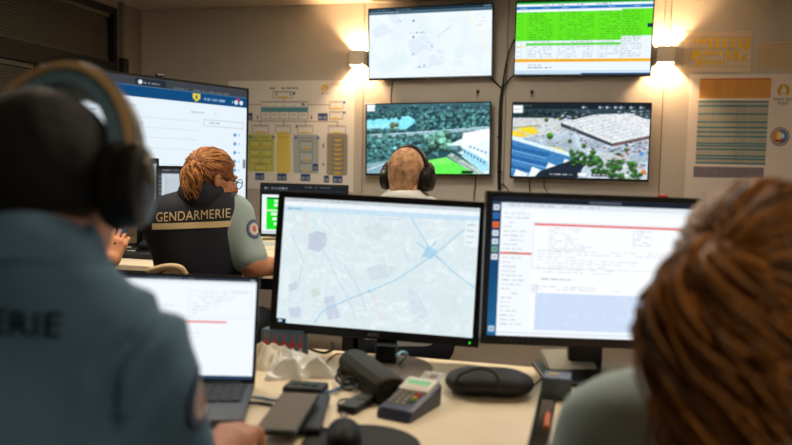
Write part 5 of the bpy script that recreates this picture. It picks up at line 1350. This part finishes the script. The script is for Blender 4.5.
cable('thin beige cable loop on the desk below the map monitor', [(331, 372, 0), (327, 362, 0), (336, 354, 0), (347, 355, 0), (345, 362, 0)], .002, mat('cable_beige', (196, 168, 126), .6))
for k, (x, y, rx_, ry_) in enumerate(((347, 372, 9, 7), (346, 378, 10, 6), (349, 384, 8, 6))):
    cable('coiled black cable beside the olive case, %s coil' % ('far', 'middle', 'near')[k], [(x + rx_ * math.cos(a), y + ry_ * math.sin(a), .004 + .006 * (k + .3 * math.sin(2 * a))) for a in np.linspace(0, 5.6, 12)], .003, M_blk2)
cable('black cable loop of the thin gadget', [(346, 416, 0.004), (338, 406, .004), (341, 400, .004), (352, 399, .01), (366, 400, .012), (372, 404, .004)], .0018, M_blk2)
cable('short black cable at the right of the zip case', [(531, 388, 0.004), (539, 381, .002), (546, 376, .004)], .0018, M_blk2)
cable('blue cable between the laptop and the taupe phone', [(252, 397, .004), (262, 398, 0), (273, 400, 0), (284, 399, 0)], .0025, M_cblue)
cable('short black plug lead beside the laptop', [(249, 403, .006), (258, 403, 0), (267, 404, 0), (272, 405, 0)], .003, M_blk2)

# ---- right desk: grey box, folder, orange marker
gb = at_z(556, 401, DZ); Rg = axis_frame(-.25)
gr = thing('desk_box', gb, 'small grey blue card reader box at the edge of the right desk', 'reader box')
MB().box(gb + Z3 * .022 + Rg[:, 1] * .03, (.058, .06, .044), Rg, .003, 2).build('body', mat('box_grey', (74, 84, 94), .5), gr, smooth=True, auto=40)
MB().box(gb + Z3 * .0455 + Rg[:, 1] * .03, (.054, .054, .003), Rg, .001, 1).build('lid', mat('box_lid', (122, 134, 150), .5), gr)
MB().box(gb + Z3 * .0478 + Rg[:, 1] * .03 - Rg[:, 0] * .008, (.022, .02, .0015), Rg).build('label_plate', mat('box_label', (196, 178, 130), .6), gr)
fo = at_z(574, 374, DZ); Rf = axis_frame(.1)
fol = thing('document_folder', fo, 'grey document folder propped under the editor monitor', 'folder')
fR = Rf @ rotx(.35)
MB().box(fo + Rf[:, 1] * .04 + Z3 * .018, (.12, .09, .006), fR, .001, 1).build('cover', mat('folder_grey', (134, 134, 122), .7), fol)
MB().box(fo + Rf[:, 1] * .04 + Z3 * .0235 , (.112, .084, .003), fR).build('paper', mat('folder_paper', (160, 158, 146), .8), fol)
mk = at_z(546, 428, DZ + .005); md_ = at_z(549, 410, DZ + .005) - mk
mo = thing('marker_pen', mk, 'orange marker pen lying at the edge of the right desk', 'pen')
MB().tube([mk, mk + md_ * .75], .005, 10).build('barrel', mat('marker_orange', (206, 104, 40), .5), mo)
MB().tube([mk + md_ * .76, mk + md_], .0056, 10).build('cap', mat('marker_cap', (60, 50, 44), .5), mo)

# ---- second row: keyboard, desk phone, phone in hand, sheet, white cable
def keyboard(px, py, yaw, w, d, label, rows=5, cols=14, z=DZ):
    c = at_z(px, py, z); R = axis_frame(yaw); r = thing('keyboard', c, label, 'keyboard', 'keyboards')
    MB().box(c + Z3 * .009, (w, d, .016), R, .003, 1).build('tray', M_blk, r)
    first = None
    for i in range(rows):
        for j in range(cols):
            o = R[:, 0] * (j - (cols - 1) / 2) * (w * .94 / cols) + R[:, 1] * (i - (rows - 1) / 2) * (d * .88 / rows)
            if first is None: o0 = o; first = MB().box(c + o + Z3 * .0195, (w * .8 / cols, d * .7 / rows, .006), R, .001, 1).build('key', mat('key_dark', (40, 40, 42), .5), r)
            else: k = first.copy(); COL.objects.link(k); k.location = tuple(o - o0)
    return r
keyboard(131, 257, -WTH, .30, .12, 'black keyboard on the second row desk left of the officer in the vest')
keyboard(263, 232, -.05, .4, .14, 'black keyboard in front of the rear monitor with green blocks')
def pcable(label, pts, r, m):
    P = [at_z(x, y, DZ + r + .001 + dz) for x, y, dz in pts]; return tag(MB().tube(catmull(P, 6), r, 6).build('cable', m, None, smooth=True, loc=P[0]), label, 'cable', 'loose cables on the desk')
pcable('white cable tangled behind the second row keyboard', [(120, 251, 0), (128, 247.5, .01), (138, 248, .0), (146, 246, .008), (139, 250, .004), (128, 251, 0), (122, 248, .004)], .005, mat('cable_white', (206, 200, 188), .5))
dp = at_z(161, 254, DZ); Rd = axis_frame(-.3)
ph = thing('desk_phone', dp, 'black desk phone beside the left elbow of the officer in the vest', 'telephone')
MB().loft([[dp + Rd @ A3((x, y, z)) for y, z in ((-.09, .002), (-.09, .025), (.09, .09), (.09, .002))] for x in (-.085, .085)]).build('base', M_blk, ph)
MB().box(dp + Rd @ A3((-.05, .0, .075)), (.05, .19, .03), Rd @ rotx(.34), .012, 3).build('receiver', M_blk2, ph, smooth=True, auto=40)
for k in range(9): MB().box(dp + Rd @ A3((.02 + .022 * (k % 3), -.04 + .03 * (k // 3), .049 + .0105 * (k // 3))), (.014, .016, .008), Rd @ rotx(.34)).build('button', mat('button_light', (120, 120, 116), .5), ph)
hp_ = at_y(116, 236, 3.27); hR = axis_frame(-.5) @ rotx(-.9)
hd = thing('mobile_phone', hp_, 'dark mobile phone with a blue glow held by the colleague on the left', 'phone')
MB().box(hp_, (.072, .008, .10), hR, .003, 2).build('casing', M_blk, hd)
MB().box(hp_ - hR[:, 1] * .0046, (.064, .001, .09), hR).build('screen', emit('phone_glow', (60, 110, 140), .5), hd)
sp_ = at_z(266, 244, DZ); shp = thing('paper_sheet', sp_, 'white paper sheet on the rear desk beside the sleeve patch', 'paper')
MB().box(sp_ + Z3 * .0016, (.42, .2, .002), axis_frame(-WTH)).build('page', mat('paper_white', (214, 214, 208), .8), shp)
MB().box(sp_ + Z3 * .003 , (.3, .12, .0006), axis_frame(-WTH)).build('print_block', mat('paper_grey', (192, 194, 192), .8), shp)

# ---- chair of the officer in the vest: only its cream top rail shows
cp = at_y(176, 269, 2.62); cR = axis_frame(-.12)
chr_ = thing('office_chair', (cp[0] - .02, cp[1] + .2, 0), 'office chair with a cream top rail behind the officer in the vest', 'chair')
c0 = A3((cp[0] - .02, cp[1] + .2, 0)); Q = lambda x, y, z: c0 + cR @ A3((x, y, z))
zb = cp[2]
MB().tube(catmull([Q(-.06, -.19, zb - .015), Q(-.03, -.2, zb - .004), Q(.02, -.205, zb + .008), Q(.06, -.2, zb + .004), Q(.075, -.19, zb - .02)], 8), [.012] * 33, 10).build('top_rail', mat('chair_cream', (214, 190, 148), .5), chr_, smooth=True)
MB().tube(catmull([Q(-.0, -.19, zb - .02), Q(.03, -.2, zb - .008), Q(.05, -.198, zb - .012), Q(.058, -.19, zb - .03)], 8), .008, 10).build('grip', MATS['chair_cream'], chr_, smooth=True)
MB().box(Q(0, -.19, zb - .16), (.36, .03, .26), cR, .012, 3).build('backrest', M_blk2, chr_, smooth=True, auto=40)
MB().box(Q(0, .0, .42), (.42, .42, .06), cR, .02, 3).build('seat', M_blk2, chr_, smooth=True, auto=40)
MB().tube([Q(0, -.16, .42), Q(0, -.2, .5), Q(0, -.205, zb - .2)], .018, 10).build('back_support', M_leg, chr_)
MB().tube([Q(0, 0, .1), Q(0, 0, .39)], .025, 12).build('column', M_leg, chr_)
for k in range(5):
    a = 2 * math.pi * k / 5; MB().tube([Q(0, 0, .1), Q(.28 * math.cos(a), .28 * math.sin(a), .065)], [.022, .014], 8).build('foot', M_blk, chr_)
    MB().lathe(Q(.28 * math.cos(a), .28 * math.sin(a), .027) - cR[:, 0] * .01, [(.02, 0), (.026, .002), (.026, .018), (.02, .02)], cR[:, 0], 12).build('caster', M_blk, chr_)

# ---- wall: hanging cables, bundle with ties, hooks, red call point
def wcable(label, pts, r=.006, off=.03, name='cable', m=None):
    P = [on_wall(x, y, off + .0 + d) for x, y, d in pts]; return tag(MB().tube(catmull(P, 6), r, 8).build(name, m or M_blk, None, smooth=True, loc=P[-1]), label, 'cable', 'cables on the back wall')
wcable('thick black cable bundle hanging between the two lower wall screens', [(503, 86, 0), (501, 100, 0), (500, 120, .005), (499.5, 150, .0), (499, 175, 0), (499.5, 200, .0)], .013)
wcable('black cable from the upper map screen to the bundle', [(490, 77, .03), (495, 82, .01), (501, 88, .012)], .007)
wcable('black cable curving from the green table screen down to the bundle', [(515, 38, .05), (509, 52, .02), (505, 70, .02), (502.5, 88, .014)], .007)
wcable('second black cable from the bottom corner of the green table screen', [(515, 74, .05), (510, 79, .02), (504, 86, .016)], .006)
wcable('thin cable loop at the foot of the cable bundle', [(499, 183, .02), (505, 186, .0), (509, 193, .0), (509, 203, 0)], .004)
wcable('thin cable hanging from the upper map screen', [(392.5, 78, .03), (392, 88, 0), (391, 97, .01), (391.5, 104, .03)], .005)
wcable('thin cable hanging below the river screen', [(476, 174, .03), (475.5, 184, 0), (474, 196, 0), (474, 206, 0)], .004)
wcable('thin cable under the left part of the car park screen', [(530, 178, .03), (529.5, 188, 0), (531, 200, 0)], .004)
wcable('thin slanting cable under the car park screen', [(544, 179, .03), (544.5, 187, 0), (549, 195, 0), (553, 203, 0)], .004)
for (x, y, z_), lb in (((499, 137, 0), 'upper'), ((499, 172, 0), 'lower')):
    c = on_wall(x + .4, y, .03); tag(MB().lathe(c - Z3 * .008, [(.0165, 0), (.018, .003), (.018, .013), (.0165, .016)], n=14).build('cable_tie', M_blk2, None, loc=c), 'black tie around the wall cable bundle, %s one' % lb, 'cable tie', 'cable ties')
for (x, y), lb in (((478, 91.5), 'below the upper map screen'), ((532, 92), 'below the green table screen')):
    c = on_wall(x, y, .012); h = thing('wall_hook', c, 'small dark hook on the wall ' + lb, 'hook', 'wall hooks')
    MB().lathe(c, [(.014, 0), (.014, .004), (.006, .006)], WN, 12).build('plate', mat('hook_brown', (70, 56, 42), .5), h); MB().tube(catmull([c + WN * .006, c + WN * .03 - Z3 * .006, c + WN * .034 - Z3 * .03, c + WN * .02 - Z3 * .036], 5), .004, 6).build('hook_arm', MATS['hook_brown'], h)
cpn = on_wall(662.5, 199.5, .03); cb = thing('call_point', cpn, 'red fire call point on the wall just above the editor monitor', 'alarm button')
MB().box(cpn - Z3 * .012, (.066, .035, .085), WR, .006, 2).build('box', mat('alarm_red', (190, 30, 34), .45), cb)
MB().box(cpn - Z3 * .015 + WN * .0185, (.04, .002, .04), WR).build('plate', mat('alarm_white', (210, 205, 200), .5), cb)
